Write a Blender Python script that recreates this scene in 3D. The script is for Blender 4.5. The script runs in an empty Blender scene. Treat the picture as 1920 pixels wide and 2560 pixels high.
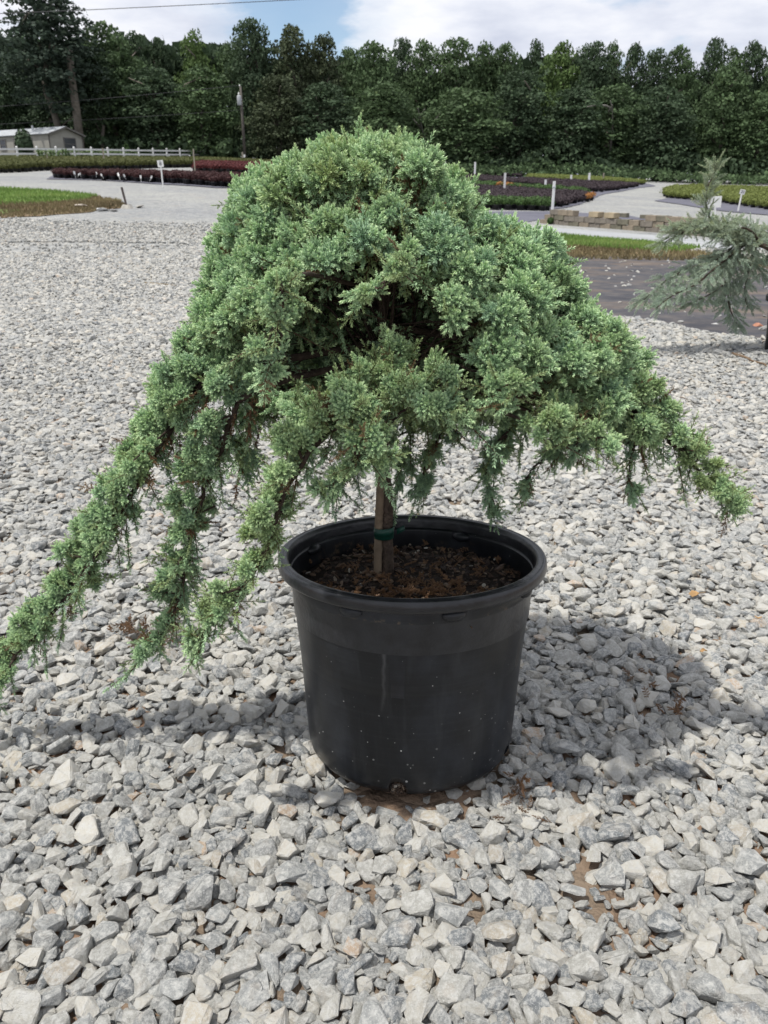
import bpy, bmesh, math, random
import numpy as np
from mathutils import Vector, Matrix, Euler, noise
from mathutils.geometry import delaunay_2d_cdt

random.seed(11)
RNG = np.random.default_rng(11)
sc = bpy.context.scene
col = sc.collection
PI = math.pi

# ------------------------------------------------------------------ camera, world, sun
PITCH = math.radians(22.0)
CAM_H = 0.935
FPX = 1990.0
cam_d = bpy.data.cameras.new("camera")
cam = bpy.data.objects.new("camera", cam_d)
col.objects.link(cam)
cam.location = (0, 0, CAM_H)
cam.rotation_euler = (math.radians(90) - PITCH, 0, 0)
cam_d.sensor_fit = 'VERTICAL'
cam_d.sensor_height = 36.0
cam_d.lens = 36.0 * FPX / 2560.0
cam_d.clip_start = 0.02
cam_d.clip_end = 3000
cam_d.dof.use_dof = True
cam_d.dof.focus_distance = 1.12
cam_d.dof.aperture_fstop = 15.0
sc.camera = cam
sc.view_settings.view_transform = 'Standard'
sc.view_settings.look = 'None'
sc.view_settings.gamma = 1.0
sc.view_settings.exposure = 0.03
sc.view_settings.use_curve_mapping = False
sc.render.engine = 'CYCLES'
sc.cycles.max_bounces = 6
sc.cycles.diffuse_bounces = 3
sc.cycles.transparent_max_bounces = 4

SUN_TO = Vector((-0.34, -0.13, 0.93)).normalized()      # towards the sun
SUN_EL = math.asin(SUN_TO.z)
SUN_AZ = math.atan2(SUN_TO.x, SUN_TO.y)
sun_d = bpy.data.lights.new("sun", 'SUN')
sun_d.energy = 4.1
sun_d.angle = math.radians(1.6)
sun_d.color = (1.0, 0.965, 0.90)
sun = bpy.data.objects.new("sun", sun_d)
col.objects.link(sun)
sun.rotation_euler = SUN_TO.to_track_quat('Z', 'Y').to_euler()
sun.location = (-5, -3, 12)

world = bpy.data.worlds.new("World")
sc.world = world
world.use_nodes = True
wt = world.node_tree
for n in list(wt.nodes):
    wt.nodes.remove(n)


class NT:
    """tiny helper for node trees"""
    def __init__(self, tree):
        self.t = tree

    def n(self, kind, **kw):
        nd = self.t.nodes.new(kind)
        for k, v in kw.items():
            setattr(nd, k, v)
        return nd

    def link(self, a, b):
        self.t.links.new(a, b)

    def val(self, sock, v):
        if isinstance(v, (int, float, tuple, list)):
            sock.default_value = v
        else:
            self.link(v, sock)

    def math(self, op, a, b=None, clamp=False):
        nd = self.n('ShaderNodeMath', operation=op)
        nd.use_clamp = clamp
        self.val(nd.inputs[0], a)
        if b is not None:
            self.val(nd.inputs[1], b)
        return nd.outputs[0]

    def noise(self, vec, scale, detail=4, rough=0.5, dim='3D', out=0):
        nd = self.n('ShaderNodeTexNoise', noise_dimensions=dim)
        if vec is not None:
            self.link(vec, nd.inputs['Vector'])
        nd.inputs['Scale'].default_value = scale
        nd.inputs['Detail'].default_value = detail
        nd.inputs['Roughness'].default_value = rough
        return nd.outputs[out]

    def ramp(self, fac, stops, interp='LINEAR'):
        nd = self.n('ShaderNodeValToRGB')
        cr = nd.color_ramp
        cr.interpolation = interp
        while len(cr.elements) > 1:
            cr.elements.remove(cr.elements[-1])
        cr.elements[0].position = stops[0][0]
        c = stops[0][1]
        cr.elements[0].color = (c, c, c, 1) if isinstance(c, (int, float)) else (*c[:3], 1)
        for p, c in stops[1:]:
            e = cr.elements.new(p)
            e.color = (c, c, c, 1) if isinstance(c, (int, float)) else (*c[:3], 1)
        self.val(nd.inputs[0], fac)
        return nd.outputs[0]

    def mix(self, fac, a, b, mode='MIX'):
        nd = self.n('ShaderNodeMix', data_type='RGBA', blend_type=mode)
        self.val(nd.inputs[0], fac)
        self.val(nd.inputs[6], a if not isinstance(a, (tuple, list)) else (*a[:3], 1))
        self.val(nd.inputs[7], b if not isinstance(b, (tuple, list)) else (*b[:3], 1))
        return nd.outputs[2]


w = NT(wt)
out = w.n('ShaderNodeOutputWorld')
sky = w.n('ShaderNodeTexSky', sky_type='NISHITA')
sky.sun_disc = False
sky.sun_elevation = SUN_EL
sky.sun_rotation = SUN_AZ
sky.air_density = 1.0
sky.dust_density = 0.6
sky.ozone_density = 1.5
bg_sky = w.n('ShaderNodeBackground')
bg_sky.inputs[1].default_value = 0.14
w.link(sky.outputs[0], bg_sky.inputs[0])
tc = w.n('ShaderNodeTexCoord')
mp = w.n('ShaderNodeMapping')
mp.inputs['Scale'].default_value = (1.0, 1.0, 3.2)
w.link(tc.outputs['Generated'], mp.inputs[0])
cl1 = w.noise(mp.outputs[0], 3.0, 8, 0.55)
# the one blue opening in the cloud deck: a soft lobe round one direction of the sky
gap_dir = Vector((-0.100, 1.0, 0.165)).normalized()
sub = w.n('ShaderNodeVectorMath', operation='SUBTRACT')
w.link(tc.outputs['Generated'], sub.inputs[0])
sub.inputs[1].default_value = gap_dir
mp2 = w.n('ShaderNodeMapping')
mp2.inputs['Scale'].default_value = (1.0, 1.0, 0.8)
w.link(sub.outputs[0], mp2.inputs[0])
ln = w.n('ShaderNodeVectorMath', operation='LENGTH')
w.link(mp2.outputs[0], ln.inputs[0])
wob = w.noise(mp.outputs[0], 11.0, 5, 0.6)
dist = w.math('ADD', ln.outputs['Value'], w.math('MULTIPLY', w.math('SUBTRACT', wob, 0.5), 0.11))
gap = w.ramp(dist, [(0.0, 0.0), (0.055, 0.08), (0.078, 0.7), (0.12, 1.0)])
gen = w.ramp(cl1, [(0.30, 0.0), (0.40, 1.0)])
cover = w.math('MULTIPLY', gap, w.math('MAXIMUM', gen, 0.35))
cl2 = w.noise(mp.outputs[0], 6.5, 7, 0.55)
ccol = w.ramp(cl2, [(0.30, (0.58, 0.62, 0.74)), (0.48, (0.76, 0.79, 0.88)), (0.62, (0.92, 0.93, 0.97))])
bg_cl = w.n('ShaderNodeBackground')
bg_cl.inputs[1].default_value = 1.06
w.link(ccol, bg_cl.inputs[0])
mx = w.n('ShaderNodeMixShader')
w.link(cover, mx.inputs[0])
w.link(bg_sky.outputs[0], mx.inputs[1])
w.link(bg_cl.outputs[0], mx.inputs[2])
w.link(mx.outputs[0], out.inputs[0])

# ------------------------------------------------------------------ picture geometry -> world
CP, SP = math.cos(PITCH), math.sin(PITCH)


def ray(px, py):
    a = (px - 960.0) / FPX
    v = (1280.0 - py) / FPX
    return Vector((a, CP + v * SP, -SP + v * CP))


def at(px, py, Y):
    """point of the place that lies Y metres away on the line through this photo pixel"""
    d = ray(px, py)
    return Vector((0, 0, CAM_H)) + d * (Y / d.y)


def table(rows):
    Y = [0.0, 1.2, 4.0]
    Z = [0.048, 0.0, -0.112]
    for y, py in rows:
        Y.append(y)
        Z.append(at(960, py, y).z)
    return np.array(Y), np.array(Z)


TERR = [(-0.447, table([(8, 757), (18, 540), (33, 473), (60, 432), (80, 410), (95, 402), (130, 396), (500, 394)])),
        (-0.238, table([(8, 762), (18, 550), (35, 468), (42, 452), (60, 426), (80, 412), (110, 404), (130, 402), (500, 398)])),
        (0.112, table([(8, 768), (20, 583), (26, 562), (35, 524), (50, 490), (65, 465), (85, 447), (110, 440), (500, 436)])),
        (0.447, table([(8, 770), (15, 640), (20, 608), (26, 574), (35, 545), (50, 512), (70, 485), (90, 470), (120, 458), (500, 452)]))]


def gz_arr(x, y):
    x = np.asarray(x, float)
    y = np.asarray(y, float)
    yy = np.maximum(y, 0.0)
    u = x / np.maximum(y, 6.0)
    zs = np.stack([np.interp(yy, t[0], t[1]) for _, t in TERR])
    us = np.array([t[0] for t in TERR])
    u = np.clip(u, us[0], us[-1])
    i = np.clip(np.searchsorted(us, u) - 1, 0, len(us) - 2)
    f = (u - us[i]) / (us[i + 1] - us[i])
    f = f * f * (3 - 2 * f)
    k = np.arange(x.size).reshape(x.shape)
    zf = zs.reshape(len(us), -1)
    kk = k.ravel()
    z = zf[i.ravel(), kk] * (1 - f.ravel()) + zf[i.ravel() + 1, kk] * f.ravel()
    return z.reshape(x.shape)


def gz(x, y):
    return float(gz_arr(np.array([x]), np.array([y]))[0])


def ground_at(px, py, lo=0.5, hi=420.0):
    """where the line through this photo pixel meets the terrain"""
    d = ray(px, py)
    d = d / d.y
    ys = np.geomspace(lo, hi, 1500)
    zr = CAM_H + d.z * ys
    zt = gz_arr(d.x * ys, ys)
    below = np.nonzero(zr <= zt)[0]
    k = below[0] if len(below) else len(ys) - 1
    y = ys[k]
    return Vector((d.x * y, y, gz(d.x * y, y)))


# ------------------------------------------------------------------ object helpers
def tag(o, label=None, cat=None, group=None, kind=None):
    if label:
        o['label'] = label
    if cat:
        o['category'] = cat
    if group:
        o['group'] = group
    if kind:
        o['kind'] = kind
    return o


def empty(name, loc=(0, 0, 0), rot=(0, 0, 0)):
    o = bpy.data.objects.new(name, None)
    o.empty_display_size = 0.1
    col.objects.link(o)
    o.location = loc
    o.rotation_euler = rot
    return o


def mesh_obj(name, me, parent=None, link=True):
    o = bpy.data.objects.new(name, me)
    if link:
        col.objects.link(o)
    if parent is not None:
        o.parent = parent
    return o


def np_mesh(name, V, F, mats=(), attr=None, smooth=False, fmat=None):
    """V (n,3), F list of equal-size faces (m,k)"""
    me = bpy.data.meshes.new(name)
    V = np.asarray(V, np.float32)
    F = np.asarray(F, np.int32)
    m, k = F.shape
    me.vertices.add(len(V))
    me.vertices.foreach_set('co', V.ravel())
    me.loops.add(m * k)
    me.loops.foreach_set('vertex_index', F.ravel())
    me.polygons.add(m)
    me.polygons.foreach_set('loop_start', np.arange(0, m * k, k, dtype=np.int32))
    if fmat is not None:
        me.polygons.foreach_set('material_index', np.asarray(fmat, np.int32))
    me.update(calc_edges=True)
    for mt in mats:
        me.materials.append(mt)
    if attr:
        for nm, arr in attr.items():
            a = me.attributes.new(nm, 'FLOAT', 'POINT')
            a.data.foreach_set('value', np.asarray(arr, np.float32))
    me.polygons.foreach_set('use_smooth', np.full(m, smooth))
    return me


def bm_mesh(name, bm, mats=(), smooth=False):
    me = bpy.data.meshes.new(name)
    bm.normal_update()
    bm.to_mesh(me)
    bm.free()
    for mt in mats:
        me.materials.append(mt)
    if smooth:
        me.polygons.foreach_set('use_smooth', np.full(len(me.polygons), True))
    return me


def add_box(bm, c, s, rot=None, bev=0.0):
    M = Matrix.Translation(c) @ (rot.to_matrix().to_4x4() if rot else Matrix()) @ Matrix.Diagonal((s[0], s[1], s[2], 1))
    r = bmesh.ops.create_cube(bm, size=1.0, matrix=M)
    if bev > 0:
        ed = list({e for v in r['verts'] for e in v.link_edges})
        bmesh.ops.bevel(bm, geom=ed, offset=bev, segments=1, affect='EDGES')


def add_tube(bm, pts, rad, n=8, cap=True, jit=0.0):
    pts = [Vector(p) for p in pts]
    if isinstance(rad, (int, float)):
        rad = [rad] * len(pts)
    rings = []
    ref = Vector((0.31, 0.17, 0.93)).normalized()
    for i, p in enumerate(pts):
        t = (pts[min(i + 1, len(pts) - 1)] - pts[max(i - 1, 0)]).normalized()
        a = t.cross(ref)
        if a.length < 1e-3:
            a = t.cross(Vector((1, 0, 0)))
        a.normalize()
        b = t.cross(a)
        rings.append([bm.verts.new(p + (a * math.cos(k * 2 * PI / n) + b * math.sin(k * 2 * PI / n)) * rad[i] * (1 + random.uniform(-jit, jit))) for k in range(n)])
    for i in range(len(rings) - 1):
        for k in range(n):
            bm.faces.new((rings[i][k], rings[i][(k + 1) % n], rings[i + 1][(k + 1) % n], rings[i + 1][k]))
    if cap:
        bm.faces.new(rings[0][::-1])
        bm.faces.new(rings[-1])


def copy_thing(o, loc=None, rot=None, scale=None):
    c = o.copy()
    col.objects.link(c)
    for ch in o.children:
        d = ch.copy()
        col.objects.link(d)
        d.parent = c
        for g in ch.children:
            e = g.copy()
            col.objects.link(e)
            e.parent = d
    if loc is not None:
        c.location = loc
    if rot is not None:
        c.rotation_euler = rot
    if scale is not None:
        c.scale = scale
    return c


def smooth_path(P, n):
    """Catmull-Rom through rows of P"""
    P = np.asarray(P, float)
    Q = np.vstack([2 * P[0] - P[1], P, 2 * P[-1] - P[-2]])
    out = []
    m = len(P) - 1
    for i in range(n):
        t = i / (n - 1) * m
        k = min(int(t), m - 1)
        f = t - k
        a, b, c, d = Q[k], Q[k + 1], Q[k + 2], Q[k + 3]
        out.append(0.5 * (2 * b + (c - a) * f + (2 * a - 5 * b + 4 * c - d) * f * f + (3 * b - a - 3 * c + d) * f ** 3))
    return np.array(out)


# ------------------------------------------------------------------ materials
def material(name, rough=0.8, spec=0.3):
    m = bpy.data.materials.new(name)
    m.use_nodes = True
    t = NT(m.node_tree)
    b = m.node_tree.nodes['Principled BSDF']
    b.inputs['Roughness'].default_value = rough
    b.inputs['Specular IOR Level'].default_value = spec
    return m, t, b


def simple(name, c, rough=0.8, var=0.25, scale=20.0, bump=0.0, bscale=60.0, spec=0.3):
    m, t, b = material(name, rough, spec)
    co = t.n('ShaderNodeTexCoord')
    f = t.noise(co.outputs['Object'], scale, 5, 0.6)
    lo = tuple(x * (1 - var) for x in c)
    hi = tuple(x * (1 + var) for x in c)
    t.link(t.ramp(f, [(0.3, lo), (0.7, hi)]), b.inputs['Base Color'])
    if bump:
        bn = t.n('ShaderNodeBump')
        bn.inputs['Strength'].default_value = bump
        bn.inputs['Distance'].default_value = 0.01
        t.link(t.noise(co.outputs['Object'], bscale, 4, 0.6), bn.inputs['Height'])
        t.link(bn.outputs[0], b.inputs['Normal'])
    return m


def stone_material():
    m, t, b = material('grey_stone', 0.85, 0.3)
    oi = t.n('ShaderNodeObjectInfo')
    co = t.n('ShaderNodeTexCoord')
    rnd = oi.outputs['Random']
    base = t.ramp(rnd, [(0.0, (0.17, 0.182, 0.19)), (0.16, (0.24, 0.243, 0.236)), (0.34, (0.325, 0.32, 0.295)),
                        (0.52, (0.27, 0.276, 0.27)), (0.68, (0.40, 0.388, 0.35)), (0.80, (0.47, 0.45, 0.40)),
                        (0.93, (0.37, 0.335, 0.28)), (0.955, (0.42, 0.38, 0.31)), (0.988, (0.40, 0.31, 0.23))], 'CONSTANT')
    add = t.n('ShaderNodeVectorMath', operation='ADD')
    t.link(co.outputs['Object'], add.inputs[0])
    sclv = t.n('ShaderNodeVectorMath', operation='SCALE')
    t.link(oi.outputs['Location'], sclv.inputs[0])
    sclv.inputs['Scale'].default_value = 37.0
    t.link(sclv.outputs[0], add.inputs[1])
    n1 = t.noise(add.outputs[0], 4.5, 7, 0.68)
    c1 = t.mix(t.ramp(n1, [(0.44, 0.0), (0.60, 0.8)]), base, (0.49, 0.485, 0.46))
    n2 = t.noise(add.outputs[0], 1.6, 5, 0.6)
    c2 = t.mix(t.ramp(n2, [(0.55, 0.0), (0.75, 0.55)]), c1, (0.38, 0.33, 0.27))
    sp = t.n('ShaderNodeTexNoise')
    t.link(add.outputs[0], sp.inputs['Vector'])
    sp.inputs['Scale'].default_value = 22
    sp.inputs['Detail'].default_value = 2
    c3 = t.mix(t.ramp(sp.outputs[0], [(0.56, 0.0), (0.7, 0.7)]), c2, (0.52, 0.52, 0.50))
    t.link(c3, b.inputs['Base Color'])
    bn = t.n('ShaderNodeBump')
    bn.inputs['Strength'].default_value = 0.9
    bn.inputs['Distance'].default_value = 0.006
    hh = t.math('ADD', t.noise(add.outputs[0], 4.0, 8, 0.66), t.math('MULTIPLY', t.noise(add.outputs[0], 26, 4, 0.6), 0.25))
    t.link(hh, bn.inputs['Height'])
    t.link(bn.outputs[0], b.inputs['Normal'])
    return m


def ground_material():
    """clay under the loose stones near the pot, packed crushed stone further out"""
    m, t, b = material('packed_gravel', 0.9, 0.2)
    geo = t.n('ShaderNodeNewGeometry')
    P = geo.outputs['Position']
    # clay
    n1 = t.noise(P, 3.0, 5, 0.6)
    n2 = t.noise(P, 60.0, 5, 0.7)
    clay = t.mix(n2, (0.13, 0.10, 0.075), (0.26, 0.20, 0.145))
    clay = t.mix(t.ramp(n1, [(0.45, 0.0), (0.62, 0.5)]), clay, (0.27, 0.145, 0.085))
    # crushed stone
    vo = t.n('ShaderNodeTexVoronoi')
    t.link(P, vo.inputs['Vector'])
    vo.inputs['Scale'].default_value = 26
    vo2 = t.n('ShaderNodeTexVoronoi')
    t.link(P, vo2.inputs['Vector'])
    vo2.inputs['Scale'].default_value = 8
    sep = t.n('ShaderNodeSeparateColor')
    t.link(vo.outputs['Color'], sep.inputs[0])
    sep2 = t.n('ShaderNodeSeparateColor')
    t.link(vo2.outputs['Color'], sep2.inputs[0])
    g = t.ramp(sep.outputs[0], [(0.0, (0.20, 0.21, 0.22)), (0.45, (0.30, 0.305, 0.30)), (0.8, (0.37, 0.37, 0.36)), (1.0, (0.45, 0.43, 0.39))])
    g = t.mix(0.35, g, t.ramp(sep2.outputs[1], [(0.0, (0.19, 0.20, 0.21)), (1.0, (0.46, 0.46, 0.44))]))
    big = t.noise(P, 0.22, 5, 0.6)
    g = t.mix(t.ramp(big, [(0.35, 0.0), (0.65, 1.0)]), t.mix(1.0, g, (0.86, 0.87, 0.90), 'MULTIPLY'), t.mix(1.0, g, (1.10, 1.09, 1.05), 'MULTIPLY'))
    med = t.noise(P, 1.6, 5, 0.65)
    g = t.mix(t.ramp(med, [(0.56, 0.0), (0.70, 0.35)]), g, (0.33, 0.29, 0.24))
    sx = t.n('ShaderNodeSeparateXYZ')
    t.link(P, sx.inputs[0])
    edge = t.math('ADD', sx.outputs[1], t.math('MULTIPLY', t.math('SUBTRACT', t.noise(P, 1.2, 4, 0.6), 0.5), 3.0))
    f = t.n('ShaderNodeMapRange')
    t.link(edge, f.inputs[0])
    f.inputs[1].default_value = 4.5
    f.inputs[2].default_value = 9.0
    t.link(t.mix(f.outputs[0], clay, g), b.inputs['Base Color'])
    bn = t.n('ShaderNodeBump')
    bn.inputs['Strength'].default_value = 0.9
    bn.inputs['Distance'].default_value = 0.02
    h = t.math('ADD', t.math('SUBTRACT', 1.0, vo.outputs['Distance']), t.math('MULTIPLY', t.noise(P, 60, 3, 0.6), 0.6))
    h = t.math('ADD', h, t.math('MULTIPLY', sep.outputs[1], 0.9))
    t.link(h, bn.inputs['Height'])
    t.link(bn.outputs[0], b.inputs['Normal'])
    return m


def patch_material(name, stops, scale, stretch=(1, 1, 1), bump=0.5, rough=0.9, scale2=None, stops2=None, spec=0.2):
    m, t, b = material(name, rough, spec)
    geo = t.n('ShaderNodeNewGeometry')
    mp = t.n('ShaderNodeMapping')
    mp.inputs['Scale'].default_value = stretch
    t.link(geo.outputs['Position'], mp.inputs[0])
    c = t.ramp(t.noise(mp.outputs[0], scale, 6, 0.65), stops)
    if stops2:
        c = t.mix(0.5, c, t.ramp(t.noise(geo.outputs['Position'], scale2, 4, 0.6), stops2))
    t.link(c, b.inputs['Base Color'])
    bn = t.n('ShaderNodeBump')
    bn.inputs['Strength'].default_value = bump
    bn.inputs['Distance'].default_value = 0.03
    t.link(t.noise(mp.outputs[0], scale * 4, 5, 0.7), bn.inputs['Height'])
    t.link(bn.outputs[0], b.inputs['Normal'])
    return m


def needle_material(name, tip, mid, base, warm, dead, rough=0.5):
    """needles: colour by place along the shoot (attribute 'tip') and by each spray's own tint"""
    m, t, b = material(name, rough, 0.35)
    a = t.n('ShaderNodeAttribute', attribute_type='GEOMETRY', attribute_name='tip')
    k = t.n('ShaderNodeAttribute', attribute_type='INSTANCER', attribute_name='tint')
    c = t.ramp(a.outputs['Fac'], [(0.0, base), (0.35, mid), (1.0, tip)])
    f = k.outputs['Fac']
    c = t.mix(t.ramp(f, [(0.0, 0.75), (0.35, 0.0)]), c, (0.32, 0.50, 0.36))     # blue-green sprays
    c = t.mix(t.ramp(f, [(0.5, 0.0), (0.9, 0.7)]), c, t.mix(t.ramp(a.outputs['Fac'], [(0.0, 0.35), (1.0, 0.0)]), warm, (0, 0, 0)))                          # yellow-green sprays
    c = t.mix(t.ramp(f, [(0.95, 0.0), (0.97, 1.0)]), c, dead)                         # dead sprays
    s = t.n('ShaderNodeAttribute', attribute_type='GEOMETRY', attribute_name='wood')
    c = t.mix(s.outputs['Fac'], c, (0.09, 0.05, 0.028))
    t.link(c, b.inputs['Base Color'])
    b.inputs['Subsurface Weight'].default_value = 0.0
    tr = t.n('ShaderNodeBsdfTranslucent')
    t.link(t.mix(0.35, c, (0.36, 0.56, 0.16)), tr.inputs[0])
    mxs = t.n('ShaderNodeMixShader')
    mxs.inputs[0].default_value = 0.20
    t.link(b.outputs[0], mxs.inputs[1])
    t.link(tr.outputs[0], mxs.inputs[2])
    t.link(mxs.outputs[0], m.node_tree.nodes['Material Output'].inputs[0])
    return m


def leaf_material(name, c, warm, var=0.5, scale=0.9):
    """foliage of far plants: leaf clumps differ by a per-clump value"""
    m, t, b = material(name, 0.7, 0.2)
    a = t.n('ShaderNodeAttribute', attribute_type='GEOMETRY', attribute_name='clump')
    lo = tuple(x * (1 - var) for x in c)
    hi = tuple(x * (1 + var) for x in c)
    cc = t.ramp(a.outputs['Fac'], [(0.0, lo), (0.55, c), (0.8, hi), (1.0, warm)])
    t.link(cc, b.inputs['Base Color'])
    tr = t.n('ShaderNodeBsdfTranslucent')
    t.link(cc, tr.inputs[0])
    mxs = t.n('ShaderNodeMixShader')
    mxs.inputs[0].default_value = 0.25
    t.link(b.outputs[0], mxs.inputs[1])
    t.link(tr.outputs[0], mxs.inputs[2])
    t.link(mxs.outputs[0], m.node_tree.nodes['Material Output'].inputs[0])
    return m


M_STONE = stone_material()
M_GROUND = ground_material()
M_BARK = simple('grey_brown_bark', (0.075, 0.055, 0.042), 0.9, 0.5, 60, 0.8, 120)
M_TWIG = simple('red_brown_bark', (0.048, 0.034, 0.026), 0.85, 0.5, 80, 0.6, 200)
M_TREEBARK = simple('tree_bark', (0.13, 0.115, 0.095), 0.9, 0.4, 3, 0.5, 8)
M_WHITE = simple('white_paint', (0.74, 0.74, 0.73), 0.5, 0.08, 4)
M_BLACKPOT = simple('black_nursery_plastic', (0.018, 0.018, 0.02), 0.5, 0.4, 12)
M_WOOD = simple('weathered_wood', (0.30, 0.27, 0.22), 0.85, 0.3, 14)
M_POLE = simple('dark_pole_wood', (0.10, 0.09, 0.08), 0.9, 0.3, 3)
M_METAL = simple('grey_metal', (0.42, 0.44, 0.46), 0.5, 0.1, 4)
M_RUST = simple('rusty_metal', (0.09, 0.075, 0.07), 0.8, 0.4, 30)
M_TAG = simple('white_tag', (0.75, 0.75, 0.74), 0.6, 0.05, 10)
M_DARKPRINT = simple('dark_print', (0.03, 0.03, 0.05), 0.6, 0.05, 10)

M_NEEDLE = needle_material('juniper_needles', (0.74, 0.91, 0.50), (0.44, 0.64, 0.37), (0.11, 0.19, 0.10),
                           (0.42, 0.50, 0.16), (0.19, 0.105, 0.055))
M_CEDAR = needle_material('cedar_needles', (0.60, 0.68, 0.52), (0.46, 0.56, 0.45), (0.27, 0.35, 0.27),
                          (0.50, 0.56, 0.28), (0.3, 0.2, 0.1))

# ------------------------------------------------------------------ ground
def build_ground():
    xs = np.unique(np.concatenate([np.linspace(-4, 4, 81), np.linspace(-20, 20, 101), np.linspace(-90, 90, 91), np.linspace(-700, 700, 57)]))
    ys = np.unique(np.concatenate([np.linspace(-3, 6, 91), np.linspace(6, 40, 103), np.linspace(40, 140, 101), np.linspace(140, 900, 40), np.linspace(-400, -3, 30)]))
    X, Y = np.meshgrid(xs, ys)
    Z = gz_arr(X.ravel(), Y.ravel()).reshape(X.shape)
    # small unevenness close by
    V = np.stack([X.ravel(), Y.ravel(), Z.ravel()], 1)
    nx, ny = len(xs), len(ys)
    i = np.arange(nx * (ny - 1)).reshape(ny - 1, nx)[:, :-1].ravel()
    F = np.stack([i, i + 1, i + nx + 1, i + nx], 1)
    me = np_mesh('gravel_lot', V, F, [M_GROUND], smooth=True)
    o = mesh_obj('gravel_lot', me)
    tag(o, 'light grey crushed stone lot sloping gently up to the wood', kind='structure')
    return o


LOT = build_ground()


def inside(poly, x, y):
    x = np.asarray(x)
    y = np.asarray(y)
    r = np.zeros(x.shape, bool)
    n = len(poly)
    j = n - 1
    for i in range(n):
        xi, yi = poly[i]
        xj, yj = poly[j]
        c = ((yi > y) != (yj > y)) & (x < (xj - xi) * (y - yi) / (yj - yi + 1e-12) + xi)
        r ^= c
        j = i
    return r


def sheet(name, pix, mat, lift, label, rag=0.25, step=0.4, kind='structure', world=False):
    P = [(ground_at(*p).xy if not world else Vector(p)) for p in pix]
    pts = []
    for i in range(len(P)):
        a, b = P[i], P[(i + 1) % len(P)]
        n = max(2, int((b - a).length / step))
        for k in range(n):
            q = a.lerp(b, k / n)
            d = noise.noise(Vector((q.x * 0.9, q.y * 0.9, 3.7))) * rag + noise.noise(Vector((q.x * 3.1, q.y * 3.1, 1.7))) * rag * 0.5
            nrm = Vector((-(b - a).y, (b - a).x)).normalized()
            pts.append(q + nrm * d)
    poly = [(p.x, p.y) for p in pts]
    xs = [p[0] for p in poly]
    ys = [p[1] for p in poly]
    st = max(step, math.sqrt((max(xs) - min(xs)) * (max(ys) - min(ys)) / 3500))
    gx, gy = np.meshgrid(np.arange(min(xs), max(xs), st), np.arange(min(ys), max(ys), st))
    gx, gy = gx.ravel(), gy.ravel()
    m = inside(poly, gx, gy)
    allp = [Vector(p) for p in poly] + [Vector((a, b)) for a, b in zip(gx[m], gy[m])]
    v, e, f, *_ = delaunay_2d_cdt(allp, [], [list(range(len(poly)))], 1, 1e-5)
    me = bpy.data.meshes.new(name)
    zz = gz_arr(np.array([p.x for p in v]), np.array([p.y for p in v]))
    me.from_pydata([(p.x, p.y, z + lift) for p, z in zip(v, zz)], [], f)
    me.materials.append(mat)
    o = mesh_obj(name, me)
    tag(o, label, kind=kind)
    return o, poly


M_GRASSG = patch_material('mown_grass_ground', [(0.3, (0.10, 0.14, 0.04)), (0.7, (0.17, 0.24, 0.07))], 2.0, bump=0.6)
M_CLAY = patch_material('bare_clay', [(0.3, (0.07, 0.06, 0.035)), (0.45, (0.15, 0.105, 0.06)), (0.58, (0.21, 0.14, 0.075)), (0.72, (0.17, 0.19, 0.07))], 1.3, (1, 1.5, 1), bump=1.0, scale2=9.0, stops2=[(0.35, (0.09, 0.07, 0.045)), (0.65, (0.24, 0.17, 0.10))])
M_FABRIC = patch_material('worn_ground_fabric', [(0.36, (0.045, 0.046, 0.055)), (0.50, (0.085, 0.085, 0.095)), (0.57, (0.14, 0.11, 0.09)), (0.64, (0.20, 0.15, 0.11)), (0.72, (0.40, 0.38, 0.36))], 1.0, (0.6, 1.1, 1), bump=0.5, scale2=5.0, stops2=[(0.4, (0.045, 0.046, 0.055)), (0.7, (0.15, 0.13, 0.115))])
M_FABRIC2 = patch_material('clean_ground_fabric', [(0.3, (0.09, 0.09, 0.115)), (0.7, (0.15, 0.15, 0.18))], 1.2, (0.6, 1.6, 1), bump=0.3)
M_PALE = patch_material('pale_road_stone', [(0.3, (0.27, 0.28, 0.29)), (0.7, (0.40, 0.41, 0.42))], 1.6, (0.6, 1.4, 1), bump=0.5)
M_TRACK = patch_material('packed_track', [(0.3, (0.34, 0.345, 0.34)), (0.7, (0.44, 0.445, 0.43))], 2.2, (0.3, 1.4, 1), bump=0.3)

_, CV = sheet('clay_verge', [(-700, 512), (0, 509), (110, 509), (200, 500), (243, 492), (290, 499), (322, 507), (316, 519), (262, 527), (180, 536), (90, 541), (0, 548), (-700, 566)],
      M_CLAY, 0.012, 'bare brown clay strip along the front of the left grass', 0.3, 0.3)
_, GL = sheet('grass_verge', [(-700, 462), (0, 471), (70, 474), (140, 479), (215, 486), (243, 492), (225, 501), (150, 507), (90, 512), (0, 515), (-700, 524)],
              M_GRASSG, 0.024, 'bright green mown grass patch at the left', 0.25, 0.3)
_, GL2 = sheet('grass_sliver', [(-700, 540), (0, 527), (60, 529), (40, 533), (0, 540), (-700, 556)], M_GRASSG, 0.030, 'thin green sliver below the brown clay at the left', 0.15, 0.25)
sheet('pale_road', [(1270, 564), (1400, 572), (1560, 584), (1700, 594), (1920, 612), (2300, 636), (2300, 690), (1920, 645), (1750, 622), (1600, 606), (1480, 597), (1300, 583), (1150, 575), (1150, 556)],
      M_PALE, 0.012, 'pale gravel road between the block wall and the right grass', 0.1, 0.3)
_, CV2 = sheet('bare_strip', [(1200, 592), (1480, 610), (1750, 632), (1920, 655), (2300, 720), (2300, 750), (1920, 676), (1750, 654), (1480, 650), (1200, 650)],
      M_CLAY, 0.012, 'orange brown edge below the right grass', 0.1, 0.25)
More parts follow.
